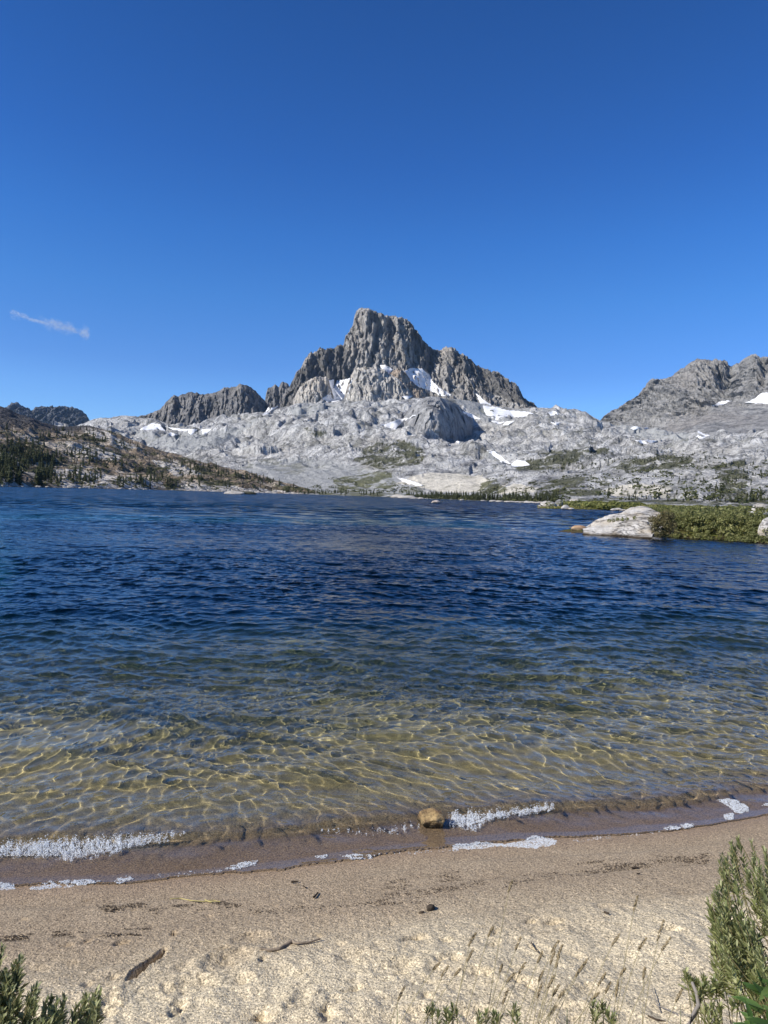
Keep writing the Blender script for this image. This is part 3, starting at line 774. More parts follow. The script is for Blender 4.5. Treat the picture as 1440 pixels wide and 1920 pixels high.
# the big dome whose right flank lies in shade
dm = [(715, 822), (735, 803), (752, 782), (768, 765), (784, 752), (800, 744), (820, 744), (838, 750), (855, 758), (870, 770), (885, 782), (900, 800), (912, 832)]
dr_ = lambda x: float(np.interp(x, [715, 740, 770, 800, 815, 830, 850, 870, 890, 912], [2350, 2200, 2090, 2030, 2020, 2080, 2250, 2430, 2600, 2760]))
dft = lambda x: float(np.interp(x, [715, 740, 800, 850, 880, 910], [822, 846, 858, 856, 846, 842]))
def d_dome(X, Y, Z, T, PX, R):
    k = smooth(0.3, 1.0, T) * (1 - 0.6 * smooth(2.6, 3, T))
    return -k * (20 * ridged(X / 70, Y / 260, Z / 90, 3, seed=301) + 5 * fbm(X / 28, Y / 28, Z / 28, 4, seed=302, gain=0.6) + 12 * facet(X / 32, Z / 38 + Y / 90, 307)), k * (4 * fbm(X / 30, Y / 30, None, 4, seed=303) + 7 * facet(X / 45, Y / 60, 305) + 3 * facet(X / 17, Y / 20, 306))
mass('granite_dome', [[(x, dft(x) + 12, dr_(x) - 60, None) for x, y in dm], [(x, dft(x), dr_(x), None) for x, y in dm], [(x, y + 0.30 * (dft(x) - y), dr_(x) + 90, None) for x, y in dm],
                      [(x, y, dr_(x) + 260, None) for x, y in dm], [(x, y + 14, dr_(x) + 480, None) for x, y in dm]], 715, 910, 0.9, M_GRAN, [(8, 1), (90, 1), (60, 0.8), (16, 1)], d_dome)

# brown wooded hill on the left
hc = [(-400, 720), (-250, 735), (-100, 747), (0, 762), (17, 767), (33, 775), (60, 783), (80, 793), (110, 800), (140, 799), (167, 798), (200, 807), (227, 815), (253, 827), (283, 840), (317, 850), (350, 858), (383, 868), (433, 880), (480, 889), (507, 899), (540, 909), (573, 917), (613, 924), (650, 929)]
hr = lambda x: float(np.interp(x, [-400, 0, 160, 300, 480, 650], [1250, 1350, 1420, 1380, 1200, 1090]))
sr = [(-400, 420), (-100, 500), (0, 535), (120, 640), (240, 800), (330, 900), (480, 980), (600, 1020), (650, 1040)]
hs_ = lambda x: float(np.interp(x, [p[0] for p in sr], [p[1] for p in sr]))
hcy = lambda x: float(np.interp(x, [p[0] for p in hc], [p[1] for p in hc]))
hx = list(range(-400, 651, 25))
hy0 = lambda x: 905.0 + 0.031 * x
H0 = [(x, None, hs_(x) - 8, -2.0) for x in hx]
H1 = [(x, hy0(x) + 1.5, hs_(x) + 14, None) for x in hx]
H2 = [(x, hy0(x) - 0.30 * (hy0(x) - hcy(x)), hs_(x) + 0.34 * (hr(x) - hs_(x)), None) for x in hx]
H3 = [(x, hy0(x) - 0.66 * (hy0(x) - hcy(x)), hs_(x) + 0.66 * (hr(x) - hs_(x)), None) for x in hx]
H4 = [(x, y, hr(x), None) for x, y in hc]
H5 = [(x, y + 25, hr(x) + 260, None) for x, y in hc]
def d_hill(X, Y, Z, T, PX, R):
    k = smooth(0.9, 1.3, T) * (1 - 0.8 * smooth(3.7, 4.0, T)) * (1 - smooth(500, 650, PX) * 0.8)
    a = ridged(X / 85 + Y / 300, Y / 120, None, 4, seed=401, gain=0.55)
    b = fbm(X / 22, Y / 26, None, 4, seed=402, gain=0.6)
    return -k * 6 * b, k * (9 * a + 5 * b) + smooth(0.5, 1, T) * (1 - k) * 0.8 * np.maximum(b, -0.2)
m = NT('hillside')
big = m.noise(0.006, 5, 0.6)
fine = m.noise(0.10, 6, 0.7)
mid = m.noise(0.028, 6, 0.65)
c = m.mix(m.ramp(mid, [(0.38, 0), (0.6, 1)]), (0.13, 0.105, 0.075), (0.30, 0.235, 0.17))
c = m.mix(m.ramp(m.noise(0.014, 6, 0.7), [(0.50, 0), (0.57, 1)]), c, (0.42, 0.37, 0.31))
c = m.mix(m.math('MULTIPLY', m.ramp(m.noise(0.02, 6, 0.7, vec=m.mapping((1, 1, 1), (40, 9, 3))), [(0.5, 0), (0.58, 1)]), 0.8), c, (0.06, 0.065, 0.03))
pz = m.sep()
pl = m.attr('pale')
c = m.mix(m.math('MULTIPLY', pl, m.ramp(m.noise(0.05, 6, 0.7), [(0.40, 0), (0.48, 1)])), c, m.mix(fine, (0.30, 0.27, 0.24), (0.66, 0.62, 0.56)))
# darker colour on the upper left shoulder
dk = m.math('MULTIPLY', m.mr(m.math('ADD', pz[2], m.math('MULTIPLY', mid, 30)), 75, 105, 0, 1, True), m.mr(pz[0], -560, -500, 1, 0))
c = m.mix(dk, c, m.mix(fine, (0.035, 0.035, 0.04), (0.11, 0.105, 0.105)))
c = m.mix(0.7, c, m.ramp(fine, [(0.3, 0.5), (0.5, 1.0), (0.72, 1.4)]), 'MULTIPLY')
cell = m.voronoi(0.12, feature='DISTANCE_TO_EDGE')
m.bsdf(c, 0.95, m.bump(m.math('ADD', fine, m.math('MULTIPLY', m.mr(cell, 0, 0.15), 0.5)), 4.5, 0.9), spec=0.08)
M_HILL = m.mat
mass('hill', [H0, H1, H2, H3, H4, H5], -400, 650, 1.2, M_HILL, [(6, 1), (70, 1), (70, 1), (70, 1), (8, 1)], d_hill,
     {'pale': [[(95, 882), (150, 878), (230, 895), (300, 905), (310, 917), (120, 914)], [(-20, 900), (30, 895), (60, 912), (-20, 911)], [(120, 830), (170, 838), (230, 856), (210, 866), (140, 850)], [(280, 860), (340, 870), (380, 890), (330, 893)], [(10, 868), (40, 866), (36, 884), (8, 884)], [(330, 905), (520, 918), (600, 928), (330, 921)], [(150, 800), (200, 810), (260, 840), (230, 838), (160, 812)]]})

# ------------------------------------------------------------------ one BVH of the far terrain to stand things on
def bvh_of(objs):
    vs_, fs_, b = [], [], 0
    for o in objs:
        me = o.data
        co = np.empty(len(me.vertices) * 3, np.float32); me.vertices.foreach_get('co', co)
        ix = np.empty(len(me.loops), np.int32); me.loops.foreach_get('vertex_index', ix)
        vs_.append(co.reshape(-1, 3)); fs_.append(ix.reshape(-1, 4) + b); b += len(me.vertices)
    return BVHTree.FromPolygons(np.concatenate(vs_).tolist(), np.concatenate(fs_).tolist())
FAR_OBJS = [o for o in scene.objects if o.type == 'MESH' and o.name.split('.')[0] in ('mountain_peak', 'rock_buttress', 'rock_spires', 'mountain_ridge', 'mountain_range', 'granite_slopes', 'granite_dome', 'hill')]
BV = bvh_of(FAR_OBJS)
ORG = Vector((0, 0, CAM_H))
def hit_px(x, y):
    d = Vector(px_dir(x, y)); d.normalize()
    loc, nor, idx, dist = BV.ray_cast(ORG, d)
    return loc, nor

# ------------------------------------------------------------------ snow
m = NT('snow')
sn = m.noise(0.05, 5, 0.6)
c = m.mix(m.ramp(m.noise(0.03, 5, 0.6, vec=m.mapping((1, 1, 3))), [(0.4, 0), (0.6, 1)]), (0.82, 0.83, 0.85), (0.70, 0.70, 0.70))
m.bsdf(c, 0.6, m.bump(sn, 4.0, 0.6), spec=0.2)
M_SNOW = m.mat
def blur(a, w, m_, it):
    for _ in range(it):
        s_ = np.zeros_like(a); n_ = np.zeros_like(a)
        for dy, dx in ((0, 0), (0, 1), (0, -1), (1, 0), (-1, 0)):
            mm = np.roll(np.roll(m_, dy, 0), dx, 1); aa = np.roll(np.roll(a, dy, 0), dx, 1)
            s_ += np.where(mm, aa, 0); n_ += mm
        a = np.where(m_, s_ / np.maximum(n_, 1), a)
    return a
def snow(poly, label, seed=0):
    P = np.array(poly, float)
    x0, y0 = P.min(0) - 3; x1, y1 = P.max(0) + 3
    st = 0.9
    xs_, ys_ = np.meshgrid(np.arange(x0, x1, st), np.arange(y0, y1, st))
    nx = xs_ + 2.0 * fbm(xs_ / 7, ys_ / 7, None, 3, seed=500 + seed); ny = ys_ + 1.6 * fbm(xs_ / 7, ys_ / 5, None, 3, seed=520 + seed)
    ins = in_poly(nx, ny, poly)
    big_ = ins.copy()
    for dy, dx in ((0, 1), (0, -1), (1, 0), (-1, 0)): big_ |= np.roll(np.roll(ins, dy, 0), dx, 1)
    Rg = np.zeros_like(xs_); ok = np.zeros_like(ins)
    for i, j in zip(*np.nonzero(big_)):
        loc, nor = hit_px(xs_[i, j], ys_[i, j])
        if loc is not None: Rg[i, j] = math.hypot(loc.x, loc.y); ok[i, j] = True
    if not ok.any(): return None
    med = np.median(Rg[ok]); ok &= np.abs(Rg - med) < 420
    Rb = blur(Rg, None, ok, 30)
    Rs = blur(np.minimum(Rb, Rg + 4), None, ok, 10)
    P3 = px_at(xs_, ys_, np.where(ok, Rs, med))
    core_ = ins & ok
    # pull the sheet up out of the rock, its rim down into it
    d = px_dir(xs_, ys_); d = d / np.linalg.norm(d, axis=-1, keepdims=True)
    P3 = P3 + np.where(core_, -7.0, 18.0)[..., None] * d
    idx = -np.ones(xs_.shape, int); idx[ok] = np.arange(ok.sum())
    V = P3[ok]
    q = np.stack([idx[:-1, :-1], idx[1:, :-1], idx[1:, 1:], idx[:-1, 1:]], -1).reshape(-1, 4)
    q = q[(q >= 0).all(1)]
    Rv = Rs[ok]
    q = q[(Rv[q].max(1) - Rv[q].min(1)) < 420]
    if len(q) < 2: return None
    o = mesh_np('snow_patch', V, q, M_SNOW)
    tag(o, label, 'snow patch', 'snow patches lying on the mountains')
    return o
SNOW = [
 ([(600, 752), (625, 728), (632, 713), (662, 709), (658, 727), (649, 752), (627, 755)], 'large bright snow patch between the two grey buttresses under the summit'),
 ([(616, 713), (626, 712), (625, 728), (616, 733)], 'narrow snow sliver just left of the large patch under the summit'),
 ([(711, 685), (723, 685), (736, 693), (729, 703), (720, 697)], 'small snow tongue between the grey buttress and the ochre knob'),
 ([(756, 696), (770, 690), (790, 691), (805, 702), (811, 715), (824, 727), (848, 742), (830, 744), (806, 733), (783, 726), (767, 713)], 'long slanting snowfield right of the ochre knob under the summit'),
 ([(752, 743), (774, 742), (763, 751)], 'small snow spot at the foot of the ochre knob'),
 ([(709, 797), (723, 795), (733, 790), (768, 783), (793, 771), (775, 782), (757, 791), (741, 806), (727, 802)], 'thin pointed snow streak on the granite left of the shaded dome'),
 ([(888, 734), (901, 744), (921, 760), (941, 767), (965, 771), (1002, 774), (993, 781), (953, 782), (932, 789), (911, 778), (903, 760)], 'broad curved snowfield below the right shoulder of the peak'),
 ([(917, 787), (935, 791), (966, 789), (953, 798), (932, 797)], 'snow strip just below the broad curved snowfield'),
 ([(858, 768), (884, 776), (906, 788), (880, 783)], 'thin diagonal snow line above the shaded flank of the dome'),
 ([(1026, 773), (1041, 771), (1050, 777), (1033, 780)], 'small snow spot on the low skyline right of the peak'),
 ([(1031, 792), (1053, 791), (1043, 799)], 'small snow spot under the low skyline right of the peak'),
 ([(911, 844), (928, 846), (960, 871), (940, 867)], 'slanting snow tongue in the gully right of the shaded dome'),
 ([(957, 870), (971, 862), (985, 864), (995, 873), (961, 877)], 'small bright snow patch at the foot of the gully on the right'),
 ([(1180, 803), (1194, 798), (1203, 802), (1190, 807)], 'small snow patch at the left foot of the right mountains'),
 ([(1204, 804), (1214, 800), (1217, 805)], 'tiny snow spot beside the small patch under the right mountains'),
 ([(1189, 824), (1202, 826), (1234, 826), (1222, 832), (1198, 832)], 'flat narrow snow strip on the granite below the right mountains'),
 ([(1292, 826), (1307, 817), (1308, 808), (1316, 812), (1331, 817), (1311, 828)], 'three cornered snow patch low in the grey talus on the right'),
 ([(1332, 762), (1355, 752), (1374, 752), (1343, 763)], 'thin snow ledge at the foot of the right cliffs'),
 ([(1394, 756), (1416, 747), (1428, 736), (1470, 733), (1470, 758), (1420, 757)], 'big snowfield at the right edge of the photo under the cliffs'),
 ([(262, 806), (283, 794), (300, 795), (311, 808), (307, 813), (297, 804), (283, 806), (277, 812)], 'forked snow patch at the left foot of the dark ridge'),
 ([(305, 799), (333, 804), (371, 806), (360, 816), (347, 809), (327, 807)], 'long thin snow band along the foot of the dark ridge'),
 ([(312, 815), (320, 809), (334, 816), (323, 819)], 'small snow spot on the scree below the dark ridge'),
 ([(377, 804), (396, 804), (387, 815), (380, 814)], 'wedge of snow at the right end of the dark ridge foot'),
 ([(498, 773), (507, 757), (521, 752), (523, 761), (508, 773), (480, 786)], 'snow in the notch between the dark ridge and the spires'),
 ([(744, 896), (773, 901), (795, 910), (780, 912), (757, 904)], 'thin cream snow streak just above the lakeshore slab'),
 ([(852, 826), (863, 826), (860, 833)], 'tiny snow spot at the foot of the shaded flank of the dome'),
]
for i, (P, lab) in enumerate(SNOW): snow(P, lab, i)
# ------------------------------------------------------------------ meadow on the right shore
LAND = [(12.6, 50.6), (14.2, 48.6), (18, 47.6), (20.5, 45.8), (23.2, 43.6), (27, 41.0), (34, 37), (60, 24), (140, 10), (420, 10), (420, 500), (200, 520), (130, 520), (110, 445), (78, 330), (62, 262), (52, 226), (44, 196), (41, 189), (44, 184), (52, 190), (60, 200), (70, 203), (76, 190), (66, 150), (46, 104), (30, 74), (20, 60)]
def seg_dist(x, y, P):
    P = np.array(P); d = np.full(x.shape, 1e9)
    for i in range(len(P)):
        a, b = P[i], P[(i + 1) % len(P)]
        ab = b - a
        t = np.clip(((x - a[0]) * ab[0] + (y - a[1]) * ab[1]) / (ab @ ab), 0, 1)
        d = np.minimum(d, np.hypot(x - a[0] - t * ab[0], y - a[1] - t * ab[1]))
    return np.where(in_poly(x, y, LAND), d, -d)
def land_z(x, y):
    d = seg_dist(x, y, LAND)
    d = d + 0.8 * fbm(x / 3, y / 3, None, 3, seed=600) + 2 * fbm(x / 14, y / 14, None, 2, seed=603) * smooth(80, 140, y)
    z = np.where(d > 0, 0.35 * (1 - np.exp(-d / 0.8)) + 0.010 * np.minimum(d, 60), d * 0.35)
    z = z + smooth(1, 6, d) * (0.25 * fbm(x / 9, y / 9, None, 3, seed=601) + 0.5 * smooth(100, 200, y) * np.maximum(fbm(x / 22, y / 22, None, 3, seed=602), -0.3))
    return np.maximum(z, -3), d
mx = np.concatenate([np.arange(10, 60, 0.5), np.arange(60, 430, 2.0)]); my = np.concatenate([np.arange(8, 70, 0.5), np.arange(70, 540, 1.5)])
MX, MY = np.meshgrid(mx, my)
MZ, MD = land_z(MX.ravel(), MY.ravel())
m = NT('meadow_ground')
c = m.mix(m.ramp(m.noise(0.12, 5, 0.65), [(0.4, 0), (0.6, 1)]), (0.10, 0.12, 0.028), (0.23, 0.20, 0.05))
c = m.mix(m.ramp(m.noise(1.2, 5, 0.7), [(0.35, 0.3), (0.6, 0)]), c, (0.05, 0.065, 0.02))
c = m.mix(m.mr(m.sep()[2], 0.02, 0.22, 1, 0), c, (0.10, 0.075, 0.05))
m.bsdf(c, 0.95, m.bump(m.noise(3, 5, 0.7), 0.35, 1.0), spec=0.05)
o_meadow = mesh_np('meadow', np.stack([MX, MY, MZ.reshape(MX.shape)], -1), grid_faces(*MX.shape), m.mat)
tag(o_meadow, kind='structure')
def land_h(x, y):
    z, d = land_z(np.atleast_1d(np.asarray(x, float)), np.atleast_1d(np.asarray(y, float)))
    return z, d

# leaf clump scatter helper ------------------------------------------------------------
def leaf_quads(C, N, size, rng_, aspect=0.45, droop=0.0):
    """one pointed leaf (a folded kite of two triangles) per row of C, facing about N"""
    n = len(C)
    r = rng_.normal(size=(n, 3)); 
    a = np.cross(N, r); a /= np.linalg.norm(a, axis=1, keepdims=True) + 1e-9
    b = np.cross(N, a); b /= np.linalg.norm(b, axis=1, keepdims=True) + 1e-9
    s = np.asarray(size).reshape(-1, 1) * np.ones((n, 1))
    p0 = C - a * s * 0.5; p2 = C + a * s * 0.5
    p1 = C + b * s * aspect * 0.5 + N * s * 0.10; p3 = C - b * s * aspect * 0.5 + N * s * 0.10
    V = np.stack([p0, p1, p2, p3], 1).reshape(-1, 3)
    i = np.arange(n) * 4
    F = np.concatenate([np.stack([i, i + 1, i + 2], 1), np.stack([i, i + 2, i + 3], 1)])
    return V, F
def leaf_mat(name, cols, scale=3.0, trans=0.25, rough=0.6, spec=0.3):
    m = NT(name)
    rnd = m.node('ShaderNodeNewGeometry').outputs['Random Per Island']
    c = m.ramp(rnd, [(i / (len(cols) - 1), cc) for i, cc in enumerate(cols)])
    c = m.mix(m.ramp(m.noise(scale, 3), [(0.35, 0.0), (0.65, 0.55)]), c, cols[0])
    p = m.node('ShaderNodeBsdfPrincipled', {'Base Color': c, 'Roughness': rough, 'Specular IOR Level': spec})
    tr = m.node('ShaderNodeBsdfTranslucent', {'Color': m.mix(0.5, c, tuple(min(1, k * 1.5) for k in cols[-1]))})
    mx_ = m.node('ShaderNodeMixShader', {0: trans})
    m.t.links.new(p.outputs[0], mx_.inputs[1]); m.t.links.new(tr.outputs[0], mx_.inputs[2]); m.t.links.new(mx_.outputs[0], m.out.inputs[0])
    return m.mat

# willow thicket along the shore: one mass of leaves nobody could count
rngt = np.random.default_rng(5)
def thicket_top(x, y, d):
    h = 0.25 + 1.25 * smooth(-0.2, 1.2, d) * (0.80 + 0.32 * vnoise(x / 1.3, y / 1.3, seed=611) + 0.20 * vnoise(x / 0.5, y / 0.5, seed=612))
    h = h * (1 - 0.35 * smooth(10, 35, d))
    left = smooth(17.3, 19.0, x - 0.05 * (y - 47))
    return h * (0.12 + 0.88 * left)
def thicket_balls(nb, xr, yr, rad, per, leaf, dmax):
    x = rngt.uniform(*xr, nb * 5); y = rngt.uniform(*yr, nb * 5)
    z0, d = land_h(x, y)
    k = (d > -0.45) & (d < dmax)
    x, y, z0, d = x[k][:nb], y[k][:nb], z0[k][:nb], d[k][:nb]
    n = len(x)
    h = thicket_top(x, y, d)
    top_ = rngt.random(n) ** 0.45
    zc = np.maximum(z0, 0) + h * top_ - rad * 0.5
    R_ = rad * rngt.uniform(0.6, 1.25, n)
    D = rngt.normal(size=(n, per, 3)); D[..., 2] = np.abs(D[..., 2]) - 0.25; D /= np.linalg.norm(D, axis=2, keepdims=True)
    C = np.stack([x, y, zc], 1)[:, None] + D * (R_[:, None, None] * rngt.uniform(0.75, 1.05, (n, per, 1)))
    C = C.reshape(-1, 3); N = D.reshape(-1, 3) + rngt.normal(size=C.shape) * 0.45; N /= np.linalg.norm(N, axis=1, keepdims=True)
    k = C[:, 2] > 0.03
    C, N = C[k], N[k]
    return leaf_quads(C, N, rngt.uniform(0.7, 1.3, len(C)) * leaf, rngt, 0.55)
parts_ = [thicket_balls(1100, (17, 36), (36, 56), 0.26, 70, 0.13, 5.0), thicket_balls(1500, (18, 60), (26, 90), 0.42, 34, 0.24, 30), thicket_balls(1300, (30, 130), (60, 210), 0.9, 22, 0.6, 80)]
V = np.concatenate([p_[0] for p_ in parts_]); F = []; b = 0
for v, f in parts_: F.append(f + b); b += len(v)
M_WILLOW = leaf_mat('willow_leaves', [(0.06, 0.07, 0.02), (0.13, 0.145, 0.04), (0.22, 0.225, 0.075), (0.38, 0.36, 0.16)], 0.6)
tag(mesh_np('willow_thicket', V, np.concatenate(F), M_WILLOW, smooth_shade=False), 'dense green willow thicket along the right shore behind the pale rocks', 'shrubs', None, 'stuff')
# the overhanging brownish bush that leans over the right end of the slab
rq = np.random.default_rng(19)
M_BRUSH = leaf_mat('brown_willow_leaves', [(0.06, 0.045, 0.025), (0.12, 0.10, 0.045), (0.20, 0.18, 0.07), (0.32, 0.28, 0.13)], 0.6)
def leafy_bush(name, pts, leaf, per, mat, label, seed):
    rs = np.random.default_rng(seed); Cs, Ns = [], []
    for (x, y, r, rad) in pts:
        c0 = px_at(x, y, r); D = rs.normal(size=(per, 3)); D /= np.linalg.norm(D, axis=1, keepdims=True)
        Cs.append(c0 + D * rad * rs.uniform(0.5, 1.05, (per, 1))); Ns.append(D + rs.normal(size=(per, 3)) * 0.5)
    C = np.concatenate(Cs); N = np.concatenate(Ns); N /= np.linalg.norm(N, axis=1, keepdims=True)
    k = C[:, 2] > 0.03
    V, F = leaf_quads(C[k], N[k], rs.uniform(0.7, 1.3, k.sum()) * leaf, rs, 0.5)
    return tag(mesh_np(name, V, F, mat, False), label, 'bush')
leafy_bush('bush', [(x, y, 47.6 + rq.normal(0, 0.3), 0.28) for x, y in [(1226, 976), (1234, 972), (1242, 968), (1250, 972), (1240, 980), (1250, 984), (1258, 978), (1232, 984), (1246, 994), (1256, 996), (1236, 1000), (1246, 1001), (1230, 997), (1262, 986), (1222, 974), (1230, 990), (1226, 984), (1236, 978), (1248, 964), (1258, 968)]], 0.12, 130, M_BRUSH, 'brownish bush leaning over the right end of the pale slab', 91)
leafy_bush('bush', [(x, y, 49.6, 0.14) for x, y in [(1150, 975), (1158, 974), (1167, 974), (1176, 973), (1143, 976), (1190, 971)]], 0.10, 60, M_WILLOW, 'small yellowish tuft growing in the crack between slab and dome', 92)
# bare brown twigs at the waterline under the thicket
def tubes(paths, radii, mat, name, parent=None, sides=4):
    Vs, Fs, b = [], [], 0
    for P, r in zip(paths, radii):
        P = np.asarray(P, float); n = len(P)
        T = np.gradient(P, axis=0); T /= np.linalg.norm(T, axis=1, keepdims=True) + 1e-9
        ref = np.array([0.3, 0.2, 1.0]) if abs(T[0, 2]) < 0.9 else np.array([1.0, 0.2, 0])
        A_ = np.cross(T, ref); A_ /= np.linalg.norm(A_, axis=1, keepdims=True) + 1e-9
        B_ = np.cross(T, A_)
        rad = np.linspace(r[0], r[1], n)[:, None] if hasattr(r, '__len__') else np.full((n, 1), r)
        ring = []
        for k in range(sides):
            an = 2 * math.pi * k / sides
            ring.append(P + (A_ * math.cos(an) + B_ * math.sin(an)) * rad)
        R_ = np.stack(ring, 1).reshape(-1, 3)
        Vs.append(R_)
        i = np.arange(n - 1)[:, None] * sides; k = np.arange(sides)[None]; kn = (k + 1) % sides
        Fs.append(np.stack([i + k, i + kn, i + sides + kn, i + sides + k], -1).reshape(-1, 4) + b)
        b += len(R_)
    return mesh_np(name, np.concatenate(Vs), np.concatenate(Fs), mat, True, parent)
def flat_mat(name, c1, c2, scale, rough=0.85, bump=None, spec=0.2):
    m = NT(name)
    n_ = m.noise(scale, 5, 0.65)
    m.bsdf(m.mix(n_, c1, c2), rough, m.bump(n_, bump, 0.8) if bump else None, spec=spec)
    return m.mat
M_TWIG = flat_mat('twig_bark', (0.10, 0.07, 0.045), (0.24, 0.18, 0.13), 30)
tw = []
for k in range(420):
    x = rngt.uniform(17.6, 33) if k > 190 else rngt.uniform(17.3, 19.4)
    t_ = np.interp(x, [17.3, 18, 20.5, 23.2, 27, 34], [47.7, 47.6, 45.8, 43.6, 41, 37])
    y = t_ + rngt.uniform(-0.15, 0.5)
    p0 = np.array([x, y, rngt.uniform(-0.02, 0.25)])
    dr_v = np.array([rngt.normal(0, 0.3), rngt.normal(-0.25, 0.25), rngt.uniform(0.3, 1)]); L_ = rngt.uniform(0.25, 0.7)
    tw.append([p0, p0 + dr_v * L_ * 0.5, p0 + dr_v * L_ + np.array([0, 0, -0.1 * L_])])
tag(tubes(tw, [(0.012, 0.004)] * len(tw), M_TWIG, 'bare_twigs', sides=3), 'bare brown twigs hanging over the water under the willow thicket', 'twigs', None, 'stuff')

# ------------------------------------------------------------------ shore rocks
def boulder_mat(name, top, low, stain, wet_z=0.12, sc=1.0, stain_amt=0.5):
    m = NT(name)
    a = m.noise(1.1 * sc, 6, 0.6)
    f = m.noise(9 * sc, 6, 0.7)
    c = m.mix(m.ramp(a, [(0.35, 0), (0.65, 1)]), low, top)
    c = m.mix(m.math('MULTIPLY', m.ramp(m.noise(0.8 * sc, 5, 0.65, vec=m.mapping((1, 1, 2.5), (7, 3, 1))), [(0.48, 0), (0.6, 1)]), stain_amt), c, stain)
    cr_ = m.math('ABSOLUTE', m.math('SUBTRACT', m.noise(0.7 * sc, 5, 0.6, vec=m.mapping((0.45, 0.8, 2.6), rot=(0.0, 0.12, 0.0)), dist=0.6), 0.5))
    crack = m.mr(cr_, 0.0, 0.018, 1, 0)
    c = m.mix(m.math('MULTIPLY', crack, 0.7), c, (0.06, 0.05, 0.045))
    c = m.mix(0.6, c, m.ramp(f, [(0.3, 0.55), (0.5, 1.0), (0.7, 1.3)]), 'MULTIPLY')
    c = m.mix(m.mr(m.math('ADD', m.sep()[2], m.math('MULTIPLY', m.math('SUBTRACT', a, 0.5), 0.25)), wet_z - 0.07, wet_z + 0.1, 1, 0), c, (0.06, 0.045, 0.03))
    h = m.math('ADD', m.math('MULTIPLY', f, 0.5), m.math('MULTIPLY', m.mr(cr_, 0, 0.03), 0.9))
    m.bsdf(c, 0.85, m.bump(h, 0.12 / sc, 0.8), spec=0.2)
    return m.mat
M_BOUL = boulder_mat('pale_boulder', (0.56, 0.535, 0.50), (0.36, 0.335, 0.30), (0.42, 0.34, 0.23))
M_BOUL_R = boulder_mat('rusty_boulder', (0.46, 0.31, 0.19), (0.24, 0.14, 0.09), (0.55, 0.40, 0.24), 0.1)
def loft_rock(name, lines, x0, x1, n, mat, amp, scale, seed, rows=14):
    """closed rock lofted through front, shoulder, crest and back lines"""
    xg = np.linspace(x0, x1, n)
    ln = []
    for l in lines:
        px_ = [p[0] for p in l]
        r = np.interp(xg, px_, [p[2] for p in l])
        if l[0][1] is None:
            a, _ = px_ae(xg, np.full_like(xg, 980.0)); z = np.interp(xg, px_, [p[3] for p in l]); ln.append(np.stack([np.sin(a) * r, np.cos(a) * r, z], -1))
        else: ln.append(px_at(xg, np.interp(xg, px_, [p[1] for p in l]), r))
    rows_ = []
    for i in range(len(ln) - 1):
        for k in range(rows): rows_.append(ln[i] + (ln[i + 1] - ln[i]) * (k / rows))
    rows_.append(ln[-1])
    P = np.array(rows_)
    for _ in range(4):
        P[1:-1] = P[1:-1] * 0.7 + (P[2:] + P[:-2]) * 0.15
    q = P.reshape(-1, 3)
    c_ = q.mean(0)
    d = q - c_; d /= np.linalg.norm(d, axis=1, keepdims=True)
    nn = fbm(q[:, 0] / scale, q[:, 1] / scale, q[:, 2] / scale * 1.6, 4, seed=seed) + 0.6 * np.floor(3 * fbm(q[:, 0] / scale / 1.5, q[:, 1] / scale / 1.5, q[:, 2] / scale * 1.5, 2, seed=seed + 5)) / 3
    q = q + d * (nn * amp)[:, None]
    return mesh_np(name, q, grid_faces(*P.shape[:2]), mat)
def ico_rock(name, loc, dims, seed, mat, rot=0.0, rough=0.16, flat=0.4, sub=4):
    import bmesh
    bm = bmesh.new(); bmesh.ops.create_icosphere(bm, subdivisions=sub, radius=1.0)
    P = np.array([v.co[:] for v in bm.verts])
    rg = np.random.default_rng(seed)
    for k in range(9):                                     # planar faces split off by frost
        nrm = rg.normal(size=3); nrm /= np.linalg.norm(nrm); o_ = rg.uniform(0.62, 0.9)
        dd = P @ nrm - o_
        P = P - np.where(dd > 0, dd, 0)[:, None] * nrm * (0.9 * flat + 0.3)
    r_ = fbm(P[:, 0] * 1.6, P[:, 1] * 1.6, P[:, 2] * 1.6, 4, seed=seed)
    P = P * (1 + rough * r_)[:, None] * np.array(dims) * 0.5
    for v, p in zip(bm.verts, P): v.co = p
    for f in bm.faces: f.smooth = True
    me = bpy.data.meshes.new(name); bm.to_mesh(me); bm.free(); me.materials.append(mat)
    o = bpy.data.objects.new(name, me); scene.collection.objects.link(o)
    o.location = loc; o.rotation_euler.z = rot
    return o
# back dome, front slab, rusty block of the near point
o = loft_rock('shore_rock', [[(1098, None, 50.2, -0.6), (1262, None, 50.0, -0.6)], [(1098, 990, 50.4), (1130, 984, 50.5), (1160, 979, 50.5), (1200, 972, 50.6), (1262, 990, 50.2)],
                      [(1098, 988, 50.9), (1106, 983, 51), (1117, 974, 51.2), (1133, 966, 51.4), (1150, 962.5, 51.5), (1163, 961, 51.5), (1172, 955, 51.8), (1184, 949, 52.2), (1200, 947.5, 52.4), (1216, 948, 52.4), (1228, 953, 52.2), (1242, 961, 51.8), (1252, 974, 51.4), (1262, 988, 51)],
                      [(1098, 990, 52), (1165, 966, 53.2), (1205, 952, 54), (1240, 964, 53.5), (1262, 992, 52)], [(1098, None, 53, -0.6), (1262, None, 56, -0.6)]],
              1098, 1240, 70, M_BOUL, 0.16, 0.9, 71)
tag(o, 'tall pale granite dome at the tip of the near green point', 'rock', 'pale rocks of the near point')
